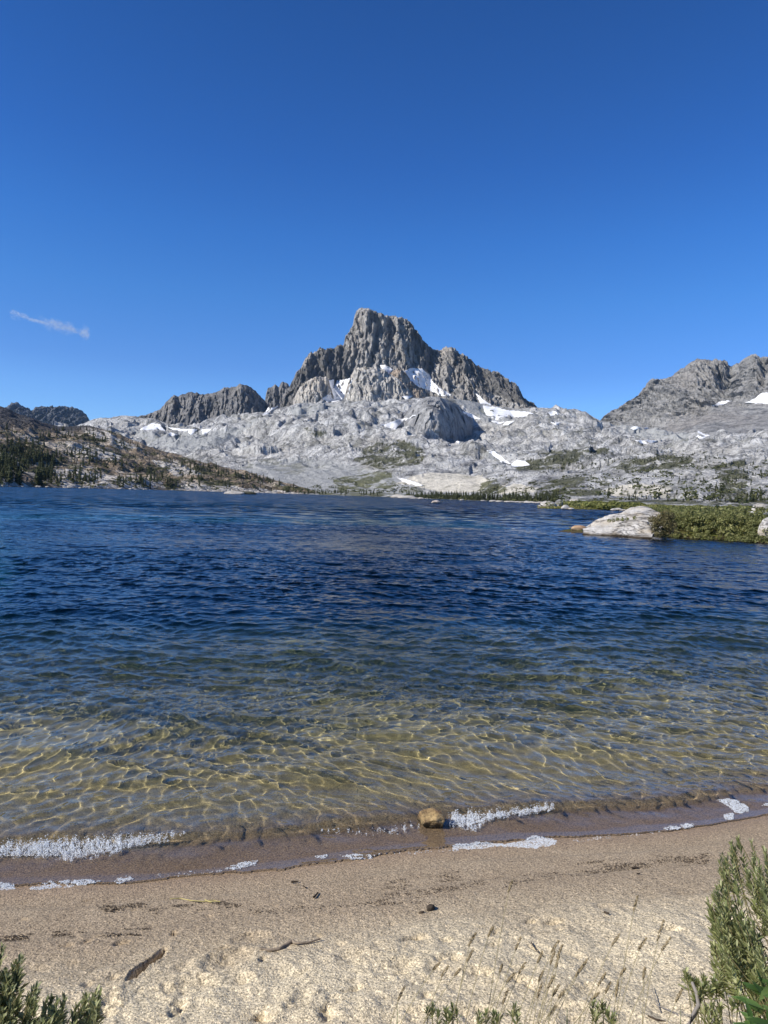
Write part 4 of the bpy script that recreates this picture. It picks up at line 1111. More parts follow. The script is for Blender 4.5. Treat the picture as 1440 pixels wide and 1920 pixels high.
o = loft_rock('shore_rock', [[(1092, None, 48.2, -0.6), (1224, None, 47.2, -0.6)], [(1092, 998, 48.2), (1130, 999, 48.0), (1200, 1003, 47.5), (1224, 1002, 47.4)],
                      [(1092, 991, 48.6), (1104, 989, 48.6), (1140, 988, 48.5), (1180, 987, 48.3), (1193, 981, 48.3), (1204, 976, 48.3), (1214, 978, 48.3), (1219, 986, 48.2), (1224, 998, 48)],
                      [(1092, 992, 49.3), (1104, 990, 49.4), (1140, 990, 49.5), (1180, 989, 49.5), (1193, 983, 49.6), (1204, 977, 49.6), (1214, 979, 49.6), (1219, 988, 49.5), (1224, 999, 49.2)],
                      [(1092, None, 50.0, -0.6), (1224, None, 50.2, -0.6)]],
              1092, 1224, 80, M_BOUL, 0.09, 0.5, 83)
tag(o, 'long low cracked granite slab sloping into the water at the near point', 'rock', 'pale rocks of the near point')
bx_ = px_plane(1086, 998, 0.0)
o = ico_rock('shore_rock', (bx_[0], bx_[1], 0.14), (1.35, 0.9, 0.72), 5, M_BOUL_R, 0.15, 0.12, 0.8)
tag(o, 'small rusty orange block at the water end of the near point', 'rock', 'pale rocks of the near point')
bx_ = px_plane(1446, 1018, 0.0)
o = ico_rock('shore_rock', (bx_[0], bx_[1] + 0.2, 0.45), (1.55, 1.3, 2.3), 9, M_BOUL, 0.4, 0.10, 0.5)
tag(o, 'upright pale boulder at the right edge of the photo in front of the willows', 'rock')
def put_rock(px, py, w, h, d, seed, label, mat=M_BOUL, z=None, group=None, r=None, rot=0.0):
    if r is None: p = px_plane(px, py, 0.0 if z is None else z)
    else:
        q = px_at(px, py, r); p = q[:2]; z = q[2] if z is None else z
    o = ico_rock('shore_rock', (p[0], p[1], (0 if z is None else z) + h * 0.22), (w, d, h * 1.35), seed, mat, rot, 0.16, 0.6, 3)
    return tag(o, label, 'rock', group)
put_rock(1026, 953, 5.6, 2.3, 4.0, 21, 'big pale split boulder on the water at the tip of the far green point')
put_rock(1047, 953.5, 2.6, 2.9, 3.0, 22, 'dark cleft block standing against the right end of the big pale boulder', boulder_mat('dark_boulder', (0.30, 0.29, 0.28), (0.13, 0.13, 0.13), (0.2, 0.18, 0.16), 0.2, 0.6))
put_rock(1060, 955, 2.2, 1.3, 2.0, 23, 'low grey rock just right of the dark cleft block')
put_rock(1071, 955.5, 1.6, 0.7, 1.5, 24, 'small flat stone at the water edge right of the cleft block')
put_rock(1078, 945, 6, 2.6, 4, 25, 'rounded pale rock top showing above the far green point', z=0.9)
put_rock(818, 943.5, 3.6, 1.2, 2.6, 31, 'lone small pale rock standing in the open lake', boulder_mat('pink_boulder', (0.72, 0.62, 0.55), (0.5, 0.42, 0.36), (0.6, 0.48, 0.4), 0.1))
for k, (px, py, w, h) in enumerate([(1192, 957, 1.6, 0.8), (1158, 957, 3.0, 0.8), (1168, 957.5, 2.0, 0.5), (1150, 957.5, 2.0, 0.6)]):
    put_rock(px, py, w, h, w * 0.8, 40 + k, ['small pale stone at the bay edge beside the dome rock', 'low pale stone in the grass at the back of the bay', 'flat stone just right of the low bay stone', 'small stone just left of the low bay stone'][k])
put_rock(1427, 943, 2.6, 1.3, 2, 51, 'white boulder standing out of the shrubs near the right edge', z=1.6, r=125)
put_rock(1420, 968, 1.9, 0.75, 1.4, 52, 'flat white rock half buried in the willows', z=None, r=62)
put_rock(1419, 960, 0.7, 0.5, 0.6, 53, 'tiny white stone above the flat white rock in the willows', z=None, r=68)
# islet and the line of rocks along the far shore
isl = px_plane(452, 926.6, 0.0)
put_rock(440, 926.4, 13, 2.4, 6, 61, 'pale rocky islet end low on the lake off the wooded hill')
put_rock(462, 926.8, 13, 2.6, 6, 62, 'dark right end of the rocky islet off the wooded hill', flat_mat('islet_scrub', (0.03, 0.035, 0.02), (0.12, 0.11, 0.07), 0.6))
rg_ = np.random.default_rng(33)
shore_line = [(720, 931.5), (760, 934.3), (800, 936), (840, 937.3), (900, 939.8), (960, 941.9), (1000, 943.3), (1020, 944)]
shn = 0
for x_, w_ in [(726, 5), (738, 9), (747, 14), (757, 12), (767, 15), (778, 9), (790, 6), (866, 4), (906, 4), (925, 6), (938, 7), (952, 6), (961, 10), (972, 5), (980, 6), (988, 5), (996, 7), (1004, 5), (1012, 6), (1019, 5)]:
    y_ = float(np.interp(x_, *zip(*shore_line)))
    big_rock = w_ > 11
    put_rock(x_, y_, w_, (3.2 if big_rock else 1.3) * rg_.uniform(0.8, 1.3), w_ * 0.7, 100 + shn, ('broad' if big_rock else 'small') + ' pale far shore rock ' + ('below the grey scree left of the tree belt' if x_ < 800 else 'in front of the far tree belt' if x_ < 935 else 'in the rock chain left of the split boulder'), z=0.0, group='pale rocks along the far shore')
    shn += 1
rg_ = np.random.default_rng(35)
for k in range(46):
    x_ = rg_.uniform(-20, 520)
    y_ = float(np.interp(x_, [-20, 0, 120, 240, 330, 480, 600], [911, 911.5, 914, 917, 920, 924.5, 927.3]))
    w_ = rg_.uniform(1.5, 6)
    put_rock(x_, y_, w_, w_ * 0.3, w_ * 0.7, 200 + k, ('large' if w_ > 4 else 'small') + ' pale waterline stone under the wooded hill ' + ('at its left end' if x_ < 130 else 'left of the rocky islet' if x_ < 400 else 'around the rocky islet'), z=0.0, r=float(hs_(x_)) + 2, group='stones at the foot of the wooded hill')

# ------------------------------------------------------------------ conifers
def conifer_mesh(name, seed, h=1.0, width=0.26, tiers=11, mat=None, ragged=0.5):
    rg = np.random.default_rng(seed)
    V, F, MI = [], [], []
    # trunk
    s = 5
    for k in range(s): V.append((0.022 * math.cos(k * 2 * math.pi / s), 0.022 * math.sin(k * 2 * math.pi / s), -0.05))
    V.append((0, 0, 0.97))
    for k in range(s): F.append((k, (k + 1) % s, s)); MI.append(1)
    for t in range(tiers):
        f = t / (tiers - 1)
        z = 0.10 + 0.86 * f
        R_ = width * (1 - f) ** 0.75 * rg.uniform(0.75, 1.15) + 0.015
        nb_ = 7 if f < 0.7 else 5
        ph = rg.uniform(0, 6.28)
        for k in range(nb_):
            a = ph + k * 2 * math.pi / nb_ + rg.normal(0, 0.25)
            r_ = R_ * rg.uniform(1 - ragged, 1.15)
            dz = rg.uniform(-0.06, 0.02)
            w = 0.30 * r_ + 0.02
            ca, sa = math.cos(a), math.sin(a)
            b = len(V)
            V += [(0, 0, z + 0.05), (ca * r_ * 0.55 - sa * w, sa * r_ * 0.55 + ca * w, z + dz * 0.4), (ca * r_, sa * r_, z + dz), (ca * r_ * 0.55 + sa * w, sa * r_ * 0.55 - ca * w, z + dz * 0.4), (ca * r_ * 0.5, sa * r_ * 0.5, z - 0.05 + dz)]
            F += [(b, b + 1, b + 2), (b, b + 2, b + 3), (b + 1, b + 4, b + 2), (b + 3, b + 2, b + 4)]; MI += [0] * 4
    return np.array(V), F, MI
M_NEEDLE = leaf_mat('needles', [(0.035, 0.042, 0.02), (0.065, 0.075, 0.036), (0.10, 0.11, 0.055), (0.14, 0.145, 0.075)], 0.05, 0.08, 0.8, 0.1)
M_TRUNK = flat_mat('trunk_bark', (0.10, 0.08, 0.06), (0.18, 0.15, 0.12), 2)
protos = []
for k, (w, rag) in enumerate([(0.19, 0.5), (0.24, 0.55), (0.16, 0.4), (0.30, 0.6), (0.22, 0.65)]):
    V, F, MI = conifer_mesh('conifer', 50 + k, width=w, ragged=rag, tiers=10 + k % 3)
    me = bpy.data.meshes.new('conifer'); me.from_pydata(V.tolist(), [], F); me.materials.append(M_NEEDLE); me.materials.append(M_TRUNK)
    me.polygons.foreach_set('material_index', MI); me.update()
    protos.append((me, V, F, MI))
TREES = []                              # (loc, height, kind, zone)
rgt = np.random.default_rng(77)
def scatter_px(poly, n, hh, zone, dens=None, minz=0.0, kinds=(0, 1, 2, 3, 4), tries=30):
    P = np.array(poly, float); x0, y0 = P.min(0); x1, y1 = P.max(0)
    got = 0
    for _ in range(n * tries):
        if got >= n: break
        x = rgt.uniform(x0, x1); y = rgt.uniform(y0, y1)
        if not in_poly(np.array([x]), np.array([y]), poly)[0]: continue
        if dens is not None:
            v = float(fbm(np.array([x / dens[0]]), np.array([y / dens[1]]), None, 2, seed=dens[2])[0])
            if v < dens[3]: continue
        loc, nor = hit_px(x, y)
        if loc is None or loc.z < minz: continue
        TREES.append((loc, rgt.uniform(*hh), int(rgt.choice(kinds)), zone)); got += 1
HILLZ = [(-20, 800), (60, 812), (120, 815), (170, 812), (230, 830), (290, 850), (360, 868), (440, 886), (520, 905), (600, 924), (600, 927), (480, 922), (330, 918), (240, 915), (120, 912), (-20, 909)]
scatter_px(HILLZ, 300, (5, 12), 'hill', (60, 14, 7, -0.02))
scatter_px([(-20, 840), (60, 850), (90, 880), (105, 905), (60, 911), (-20, 909)], 75, (6, 13), 'hill', (30, 14, 9, -0.1))
scatter_px([(60, 860), (100, 860), (108, 908), (70, 911)], 34, (8, 15), 'hill')
scatter_px([(90, 800), (170, 806), (300, 850), (300, 862), (170, 830), (90, 818)], 50, (4, 9), 'hill')
scatter_px([(290, 852), (440, 880), (560, 912), (560, 918), (430, 892), (290, 866)], 80, (4, 9), 'hill')
scatter_px([(510, 920), (620, 922), (720, 926), (720, 930), (560, 926)], 60, (4, 8), 'shore', None, 0.2)
scatter_px([(760, 929), (840, 931), (1050, 939), (1050, 943), (900, 939), (770, 935)], 230, (3.5, 7.5), 'shore', None, 0.1)
scatter_px([(900, 920), (1050, 925), (1050, 941), (900, 936)], 70, (3, 6), 'shore', (20, 8, 3, -0.2), 0.1)
scatter_px([(700, 918), (900, 925), (900, 931), (700, 926)], 40, (3, 6), 'shore')
SLOPE = [(900, 905), (1000, 870), (1100, 850), (1200, 842), (1320, 845), (1440, 858), (1440, 945), (1200, 940), (1050, 936), (900, 930)]
scatter_px(SLOPE, 190, (1.8, 5), 'slope', (40, 10, 15, 0.05), 0.5)
scatter_px([(1160, 845), (1300, 830), (1440, 845), (1440, 870), (1300, 880), (1200, 860)], 50, (3, 6), 'slope', (40, 9, 17, 0.0))
scatter_px([(1340, 870), (1440, 868), (1440, 940), (1330, 940)], 60, (2.5, 5.5), 'slope', (20, 12, 19, -0.1), 0.5)
scatter_px([(690, 835), (760, 825), (800, 850), (790, 872), (720, 880), (660, 865)], 70, (4, 8), 'slope', (15, 8, 21, -0.05), 1, (3, 4))
scatter_px([(955, 880), (1010, 852), (1110, 840), (1150, 850), (1040, 882)], 50, (4, 7), 'slope', (15, 8, 23, -0.1), 1, (3, 4))
for px_, py_, hh_ in ((1252, 940, 3.2), (1212, 936, 3.0), (1390, 940, 5.5), (1382, 941, 4.5), (1398, 941, 4.0), (1370, 941, 3.5), (1405, 942, 3.5), (1360, 941, 3), (1350, 941, 3), (1412, 942, 3.8), (1140, 934, 7), (1143, 930, 5)):
    loc, nor = hit_px(px_, py_)
    if loc is not None: TREES.append((loc, hh_ if loc.length < 900 else hh_, 3, 'slope'))
app = sorted(range(len(TREES)), key=lambda i: -TREES[i][1] / math.hypot(TREES[i][0].x, TREES[i][0].y))
LBL = {'hill': ('small dark conifer scattered on the brown wooded hillside at the left', 'conifers on the wooded hill'),
       'shore': ('small green conifer in the tree belt along the far shore under the peak', 'conifers along the far shore'),
       'slope': ('small dark conifer on the pale granite slopes at the right', 'conifers on the granite slopes')}
def tree_label(loc, h, zone, kd):
    x, y = to_px(np.array(loc)); x, y = float(x), float(y)
    sz = 'tall' if h > 11 else ('short' if h < 6.5 else 'middling')
    form = {0: 'slim', 1: 'pointed', 2: 'very slim', 3: 'broad', 4: 'ragged'}[kd]
    if zone == 'hill':
        band = float(np.interp(x, [p_[0] for p_ in hc], [p_[1] for p_ in hc]))
        f = (y - band) / max(905 + 0.031 * x - band, 8)
        if x < 115 and f > 0.45: w = 'in the dense stand above the water at the left edge'
        elif f < 0.22: w = 'on the skyline of the wooded hill' + (' near its high left end' if x < 250 else ' where it falls to the lake')
        elif f > 0.75: w = 'close to the waterline under the wooded hill' + (' beside the white boulders' if x < 280 else ' toward the rocky islet')
        elif x < 200: w = 'on the brown slope above the dense left stand'
        elif x < 350: w = 'halfway up the brown middle of the wooded hill'
        else: w = 'on the low right end of the wooded hill'
        g = 'conifers on the wooded hill'
    elif zone == 'shore':
        w = 'in the far shore tree belt ' + ('below the grey scree' if x < 760 else 'in front of the cream slab' if x < 900 else 'above the far shore rocks' if x < 1000 else 'behind the split boulder'); g = 'conifers along the far shore'
    else:
        w = 'on the pale granite slopes ' + ('behind the far green point' if x < 1150 else 'behind the near dome rock' if x < 1300 else 'near the right edge'); g = 'conifers on the granite slopes'
    return f'{sz} {form} conifer {w}', g
restV, restF, restM, b = [], [], [], 0
for rank, i in enumerate(app):
    loc, h, kd, zone = TREES[i]
    me, V, F, MI = protos[kd]
    rz = rgt.uniform(0, 6.28); sx = h * rgt.uniform(0.85, 1.15)
    if rank < 298:
        o = bpy.data.objects.new('conifer', me)
        scene.collection.objects.link(o)
        o.location = (loc.x, loc.y, loc.z - 0.03 * h); o.rotation_euler.z = rz; o.scale = (sx, sx, h)
        lb_, gp_ = tree_label(loc, h, zone, kd); tag(o, lb_, 'conifer', gp_)
    else:
        c_, s_2 = math.cos(rz), math.sin(rz)
        W = np.stack([(V[:, 0] * c_ - V[:, 1] * s_2) * sx + loc.x, (V[:, 0] * s_2 + V[:, 1] * c_) * sx + loc.y, V[:, 2] * h + loc.z - 0.03 * h], 1)
        restV.append(W); restF += [tuple(k + b for k in f) for f in F]; restM += MI; b += len(V)
me = bpy.data.meshes.new('distant_conifers'); me.from_pydata(np.concatenate(restV).tolist(), [], restF); me.materials.append(M_NEEDLE); me.materials.append(M_TRUNK)
me.polygons.foreach_set('material_index', restM); me.update()
o = bpy.data.objects.new('distant_conifers', me); scene.collection.objects.link(o)
tag(o, 'countless tiny conifers scattered over the hills beyond the lake', 'trees', None, 'stuff')
# low scrub between the trees
def scrub(polys, n, size, seed):
    rs = np.random.default_rng(seed); C = []
    for poly, k in polys:
        P = np.array(poly, float); x0, y0 = P.min(0); x1, y1 = P.max(0)
        xs_ = rs.uniform(x0, x1, k); ys_ = rs.uniform(y0, y1, k)
        ok = in_poly(xs_, ys_, poly) & (fbm(xs_ / 22, ys_ / 7, None, 3, seed=seed) > -0.05)
        for x, y in zip(xs_[ok], ys_[ok]):
            loc, nor = hit_px(x, y)
            if loc is None or loc.z < 0.3: continue
            s = rs.uniform(0.6, 1.4) * size
            m_ = 10
            C.append(np.array(loc) + rs.normal(size=(m_, 3)) * np.array([s, s, s * 0.35]) + np.array([0, 0, s * 0.3]))
    C = np.concatenate(C)
    N = rs.normal(size=C.shape) * 0.6 + np.array([-0.2, -0.3, 0.8]); N /= np.linalg.norm(N, axis=1, keepdims=True)
    return leaf_quads(C, N, rs.uniform(0.6, 1.4, len(C)) * size * 1.3, rs, 0.8)
V, F = scrub([(HILLZ, 2600), (SLOPE, 1500), ([(620, 895), (760, 905), (800, 925), (560, 925)], 500), ([(760, 929), (840, 930), (1050, 936), (1050, 943), (900, 939), (770, 934)], 900)], 0, 1.5, 8)
M_SCRUB = leaf_mat('scrub_leaves', [(0.03, 0.04, 0.018), (0.06, 0.07, 0.03), (0.10, 0.105, 0.045), (0.14, 0.135, 0.06)], 0.05, 0.1, 0.8, 0.1)
tag(mesh_np('scrub', V, F, M_SCRUB, False), 'low dark scrub dotted over the hillsides beyond the lake', 'scrub', None, 'stuff')
# shrubs of the far meadow, each a rounded clump
def clump(name, loc, dims, n, leaf, mat, seed, label, group):
    rs = np.random.default_rng(seed)
    d = rs.normal(size=(n, 3)); d /= np.linalg.norm(d, axis=1, keepdims=True); d[:, 2] = np.abs(d[:, 2])
    rr_ = rs.uniform(0.55, 1.0, n) ** 0.5 * (1 + 0.25 * fbm(d[:, 0] * 2, d[:, 1] * 2, d[:, 2] * 2, 2, seed=seed))
    C = d * rr_[:, None] * np.array(dims) * np.array([0.5, 0.5, 1.0])
    N = d + rs.normal(size=(n, 3)) * 0.5; N /= np.linalg.norm(N, axis=1, keepdims=True)
    V, F = leaf_quads(C, N, rs.uniform(0.7, 1.3, n) * leaf, rs, 0.6)
    o = mesh_np(name, V, F, mat, False); o.location = loc
    return tag(o, label, 'shrub', group)
M_SHRUB = leaf_mat('shrub_leaves', [(0.08, 0.095, 0.02), (0.14, 0.155, 0.035), (0.22, 0.225, 0.06), (0.32, 0.29, 0.10)], 0.3)
rs_ = np.random.default_rng(4)
for k in range(34):
    x_ = 1066 + 130 * rs_.random() ** 0.9
    r_ = rs_.uniform(205, 300) if x_ < 1150 else rs_.uniform(230, 420)
    a_, _ = px_ae(x_, 950); X_, Y_ = math.sin(a_) * r_, math.cos(a_) * r_
    z_, d_ = land_h(X_, Y_)
    if d_[0] < 1: continue
    clump('shrub', (X_, Y_, float(z_[0])), (rs_.uniform(5, 10), rs_.uniform(5, 10), rs_.uniform(0.9, 1.9)), 420, 0.9, M_SHRUB, 300 + k, 'low rounded yellow green shrub on the far green point behind the split boulder', 'shrubs of the far green point')
for k in range(44):
    x_ = 1200 + 330 * rs_.random()
    r_ = rs_.uniform(95, 330)
    a_, _ = px_ae(x_, 950); X_, Y_ = math.sin(a_) * r_, math.cos(a_) * r_
    z_, d_ = land_h(X_, Y_)
    if d_[0] < 1: continue
    s_h = rs_.uniform(0.5, 1.1) * (0.9 if r_ < 180 else 1.3)
    clump('shrub', (X_, Y_, float(z_[0])), (rs_.uniform(4, 9), rs_.uniform(4, 8), s_h), 420, 0.7, M_SHRUB, 400 + k, 'low rounded green shrub in the meadow behind the willow thicket', 'shrubs of the meadow')
# grass and sedge of the meadow
def sedge(n, seed):
    rs = np.random.default_rng(seed)
    x = rs.uniform(12, 200, n); y = rs.uniform(30, 420, n)
    z, d = land_h(x, y); k = d > 0.2
    x, y, z = x[k], y[k], z[k]
    C = np.stack([x, y, z + 0.12], 1)
    s = 0.12 + np.hypot(x, y) * 0.0022
    N = np.stack([rs.normal(0, 0.4, len(x)), rs.normal(-0.6, 0.4, len(x)), rs.uniform(0.1, 0.8, len(x))], 1); N /= np.linalg.norm(N, axis=1, keepdims=True)
    return leaf_quads(C, N, s * rs.uniform(0.7, 1.6, len(x)), rs, 0.4)
V, F = sedge(70000, 12)
M_SEDGE = leaf_mat('sedge', [(0.14, 0.14, 0.04), (0.22, 0.205, 0.06), (0.30, 0.26, 0.09), (0.38, 0.32, 0.12)], 0.15)
tag(mesh_np('grass', V, F, M_SEDGE, False), 'yellow green sedge covering the meadow on the right shore', 'grass', None, 'stuff')
# ------------------------------------------------------------------ near shore: stone, foam, sticks
def sub_bvh(V, F): return BVHTree.FromPolygons(V.tolist(), F.tolist())
gm_r = (gy > 1.5) & (gy < 6.0); gm_c = (gx > -3.3) & (gx < 4.0)
GS = np.stack([GX, GY, GZ], -1)[np.ix_(gm_r, gm_c)]
GB = sub_bvh(GS.reshape(-1, 3), grid_faces(*GS.shape[:2]))
kr2 = int(np.searchsorted(rr, 6.8)); cs = slice(57, 57 + 906)
WS = top[:kr2, cs]
WB = sub_bvh(WS.reshape(-1, 3), grid_faces(*WS.shape[:2]))
def near_hit(px, py, water=True):
    d = Vector(px_dir(px, py)); d.normalize()
    best = None
    for B in ((GB, WB) if water else (GB,)):
        loc, nor, i, ds = B.ray_cast(ORG, d)
        if loc is not None and (best is None or ds < best[1]): best = (loc, ds, nor)
    return best[0] if best else None
def gz_at(x, y):
    loc, nor, i, ds = GB.ray_cast(Vector((x, y, 5)), Vector((0, 0, -1)))
    return loc.z if loc is not None else float(beach_z(np.array([x]), np.array([y]))[0])

m = NT('ochre_stone')
a = m.noise(14, 6, 0.65); f = m.noise(60, 5, 0.75)
c = m.mix(m.ramp(a, [(0.35, 0), (0.62, 1)]), (0.15, 0.085, 0.035), (0.50, 0.35, 0.16))
c = m.mix(0.8, c, m.ramp(f, [(0.35, 0.3), (0.5, 1.0), (0.68, 1.5)]), 'MULTIPLY')
c = m.mix(m.mr(m.sep()[2], 0.015, 0.045, 1, 0), c, (0.07, 0.05, 0.02))
m.bsdf(c, 0.55, m.bump(f, 0.02, 1.0), spec=0.45)
st = near_hit(810, 1553)
o = ico_rock('wet_stone', (st.x, st.y + 0.07, 0.028), (0.215, 0.19, 0.150), 27, m.mat, 0.3, 0.20, 0.9, 5)
o.cycles.is_caustics_receiver = True
tag(o, 'rounded ochre brown stone half out of the water at the breaking ripple', 'stone')

m = NT('foam')
lw = m.node('ShaderNodeBsdfPrincipled', {'Base Color': (0.86, 0.89, 0.92, 1), 'Roughness': 0.25, 'Specular IOR Level': 0.5})
tr = m.node('ShaderNodeBsdfTranslucent', {'Color': (0.85, 0.88, 0.9, 1)})
ms = m.node('ShaderNodeMixShader', {0: 0.5})
m.t.links.new(lw.outputs[0], ms.inputs[1]); m.t.links.new(tr.outputs[0], ms.inputs[2]); m.t.links.new(ms.outputs[0], m.out.inputs[0])
M_FOAM = m.mat
bub_d = np.array([[math.cos(k * math.pi / 3), math.sin(k * math.pi / 3), 0] for k in range(6)] + [[0.6 * math.cos(k * math.pi / 3 + 0.5), 0.6 * math.sin(k * math.pi / 3 + 0.5), 0.6] for k in range(6)] + [[0, 0, 0.85]])
bub_f = [(k, (k + 1) % 6, 6 + k) for k in range(6)] + [((k + 1) % 6, 6 + (k + 1) % 6, 6 + k) for k in range(6)] + [(6 + k, 6 + (k + 1) % 6, 12) for k in range(6)]
bub_f = np.array(bub_f)
rf = np.random.default_rng(3)
FOAM = [  # polygon, count, bubble radius, splash height, clumping threshold
 ([(-20, 1584), (40, 1580), (80, 1577), (120, 1571), (160, 1574), (200, 1571), (260, 1569), (300, 1564), (348, 1562), (352, 1570), (300, 1581), (250, 1589), (205, 1606), (168, 1613), (140, 1609), (132, 1620), (108, 1611), (60, 1609), (-20, 1611)], 5200, (0.002, 0.007), 0.020, -0.05),
 ([(-20, 1590), (110, 1582), (200, 1580), (330, 1566), (300, 1577), (205, 1600), (110, 1606), (-20, 1606)], 3800, (0.002, 0.008), 0.015, -0.3),
 ([(600, 1559), (680, 1549), (740, 1545), (785, 1548), (790, 1563), (720, 1567), (640, 1566)], 900, (0.002, 0.006), 0.014, 0.10),
 ([(838, 1529), (870, 1522), (900, 1524), (950, 1521), (1010, 1511), (1042, 1508), (1040, 1520), (990, 1529), (930, 1536), (908, 1546), (900, 1563), (870, 1556), (842, 1551)], 3600, (0.002, 0.008), 0.022, -0.08),
 ([(845, 1530), (950, 1524), (1030, 1512), (1020, 1520), (930, 1533), (880, 1548), (846, 1546)], 2400, (0.003, 0.008), 0.010, -0.3),
 ([(-20, 1654), (25, 1656), (30, 1668), (-20, 1670)], 700, (0.002, 0.006), 0.003, -0.4),
 ([(56, 1664), (100, 1652), (170, 1649), (188, 1654), (120, 1664), (60, 1669)], 1100, (0.002, 0.006), 0.003, -0.2),
 ([(210, 1650), (240, 1641), (250, 1649), (220, 1657)], 260, (0.002, 0.005), 0.003, -0.2),
 ([(290, 1640), (420, 1626), (422, 1632), (300, 1648)], 160, (0.001, 0.004), 0.002, 0.1),
 ([(420, 1629), (450, 1619), (484, 1613), (480, 1623), (440, 1631)], 500, (0.002, 0.006), 0.003, -0.2),
 ([(590, 1606), (612, 1602), (614, 1608), (596, 1610)], 120, (0.002, 0.005), 0.002, -0.4),
 ([(638, 1604), (700, 1601), (707, 1608), (652, 1613)], 420, (0.002, 0.005), 0.003, -0.1),
 ([(710, 1600), (850, 1590), (850, 1596), (715, 1606)], 150, (0.001, 0.004), 0.002, 0.1),
 ([(849, 1584), (900, 1579), (950, 1583), (985, 1575), (1000, 1565), (1044, 1576), (1042, 1583), (1003, 1591), (950, 1587), (870, 1592), (850, 1597)], 3600, (0.002, 0.006), 0.003, -0.5),
 ([(1075, 1574), (1145, 1566), (1146, 1571), (1080, 1579)], 180, (0.002, 0.005), 0.002, 0.0),
 ([(1150, 1568), (1240, 1556), (1240, 1561), (1155, 1573)], 120, (0.001, 0.004), 0.002, 0.1),
 ([(1244, 1552), (1270, 1547), (1276, 1554), (1250, 1558)], 260, (0.002, 0.005), 0.003, -0.3),
 ([(1278, 1546), (1298, 1543), (1302, 1550), (1284, 1554)], 260, (0.002, 0.006), 0.003, -0.3),
 ([(1343, 1501), (1360, 1497), (1380, 1500), (1400, 1511), (1404, 1521), (1384, 1526), (1368, 1514)], 1700, (0.002, 0.006), 0.004, -0.5),
 ([(1357, 1526), (1378, 1525), (1376, 1535), (1359, 1537)], 420, (0.002, 0.006), 0.004, -0.5),
 ([(1424, 1506), (1460, 1504), (1460, 1509), (1428, 1511)], 200, (0.002, 0.005), 0.003, -0.3),
]
Vs, Fs, b = [], [], 0
for fi, (poly, n, rr_, hh, thr) in enumerate(FOAM):
    big_f = hh > 0.008; n = int(n * (1.6 if big_f else 1.7)); rr_ = (0.0009, 0.0042 if big_f else 0.0036); thr = thr + (0.19 if big_f else 0.15); hh = hh * (0.75 if big_f else 0.8)
    P = np.array(poly, float); x0, y0 = P.min(0); x1, y1 = P.max(0)
    xs_ = rf.uniform(x0, x1, n * 4); ys_ = rf.uniform(y0, y1, n * 4)
    ok = in_poly(xs_ + 3 * vnoise(xs_ / 8, ys_ / 8, seed=fi), ys_ + 2 * vnoise(xs_ / 6, ys_ / 6, seed=fi + 50), poly)
    ok &= fbm(xs_ / (6 if big_f else 8), ys_ / (9 if big_f else 4), None, 4, seed=700 + fi, gain=0.7) + rf.normal(0, 0.08, len(xs_)) > thr
    for x, y in list(zip(xs_[ok], ys_[ok]))[:n]:
        h = near_hit(x, y)
        if h is None: continue
        r = rf.uniform(*rr_) * (1.3 if rf.random() < 0.1 else 0.8)
        z = h.z + (abs(rf.normal(0, hh)) if hh > 0.008 else rf.uniform(0, hh))
        Vs.append(bub_d * r * np.array([1, 1, 0.8]) + np.array([h.x + rf.normal(0, 0.002), h.y + rf.normal(0, 0.002), z - 0.15 * r])); Fs.append(bub_f + b); b += 13
o = mesh_np('foam', np.concatenate(Vs), np.concatenate(Fs), M_FOAM, True)
tag(o, 'white foam and splashes along the breaking ripple and the edge of the wash', 'foam', None, 'stuff')

M_STICK = flat_mat('driftwood', (0.16, 0.12, 0.085), (0.36, 0.29, 0.21), 60, bump=0.003)
M_STICKD = flat_mat('dark_driftwood', (0.035, 0.025, 0.018), (0.10, 0.075, 0.05), 60, bump=0.003)
M_STRAW = flat_mat('straw', (0.36, 0.30, 0.10), (0.52, 0.44, 0.20), 80)
def stick(pts, r0, r1, mat, label, lift=0.004, name='twig'):
    P = []
    for i, (x, y) in enumerate(pts):
        h = near_hit(x, y, False)
        P.append((h.x, h.y, h.z + lift + r0 * (0.5 if i % 2 else 0.9)))
    P = np.array(P); k = len(P); tt = np.linspace(0, k - 1, (k - 1) * 5 + 1)
    Q = np.stack([np.interp(tt, np.arange(k), P[:, j]) for j in range(3)], 1)
    Q = Q + 0.002 * np.stack([vnoise(tt * 1.3, tt * 0, seed=k + j) for j in range(3)], 1)
    return tag(tubes([Q], [(r0, r1)], mat, name, sides=7), label, 'twig')
stick([(488, 1781), (505, 1784), (524, 1781), (536, 1773), (549, 1767)], 0.005, 0.010, M_STICK, 'bent grey brown stick lying on the dry sand left of centre', 0.002)
stick([(549, 1768), (552, 1771), (560, 1772), (580, 1769), (600, 1764)], 0.007, 0.004, M_STICK, 'thin pale stick lying end to end with the bent brown stick')
stick([(318, 1688), (338, 1686), (360, 1691), (385, 1692), (402, 1690), (413, 1693)], 0.0028, 0.0018, M_STRAW, 'thin yellow plant stem lying on the moist sand at the left')
stick([(384, 1690), (396, 1694), (404, 1693)], 0.004, 0.002, M_STRAW, 'short yellow stem piece crossing the long yellow stem')
stick([(1410, 1703), (1428, 1725), (1432, 1745)], 0.003, 0.002, M_STICK, 'thin bleached stem leaning in front of the right bush')
stick([(546, 1657), (560, 1655)], 0.006, 0.003, M_STICKD, 'small dark wood chip on the moist sand near the wash')
stick([(588, 1686), (596, 1676)], 0.006, 0.004, M_STICKD, 'dark wood chip below the first chip on the moist sand')
stick([(568, 1664), (573, 1667)], 0.004, 0.003, M_STICKD, 'tiny dark chip between the two dark wood chips')
stick([(1184, 1630), (1197, 1629)], 0.005, 0.003, M_STICKD, 'small dark chip on the moist sand at the right')
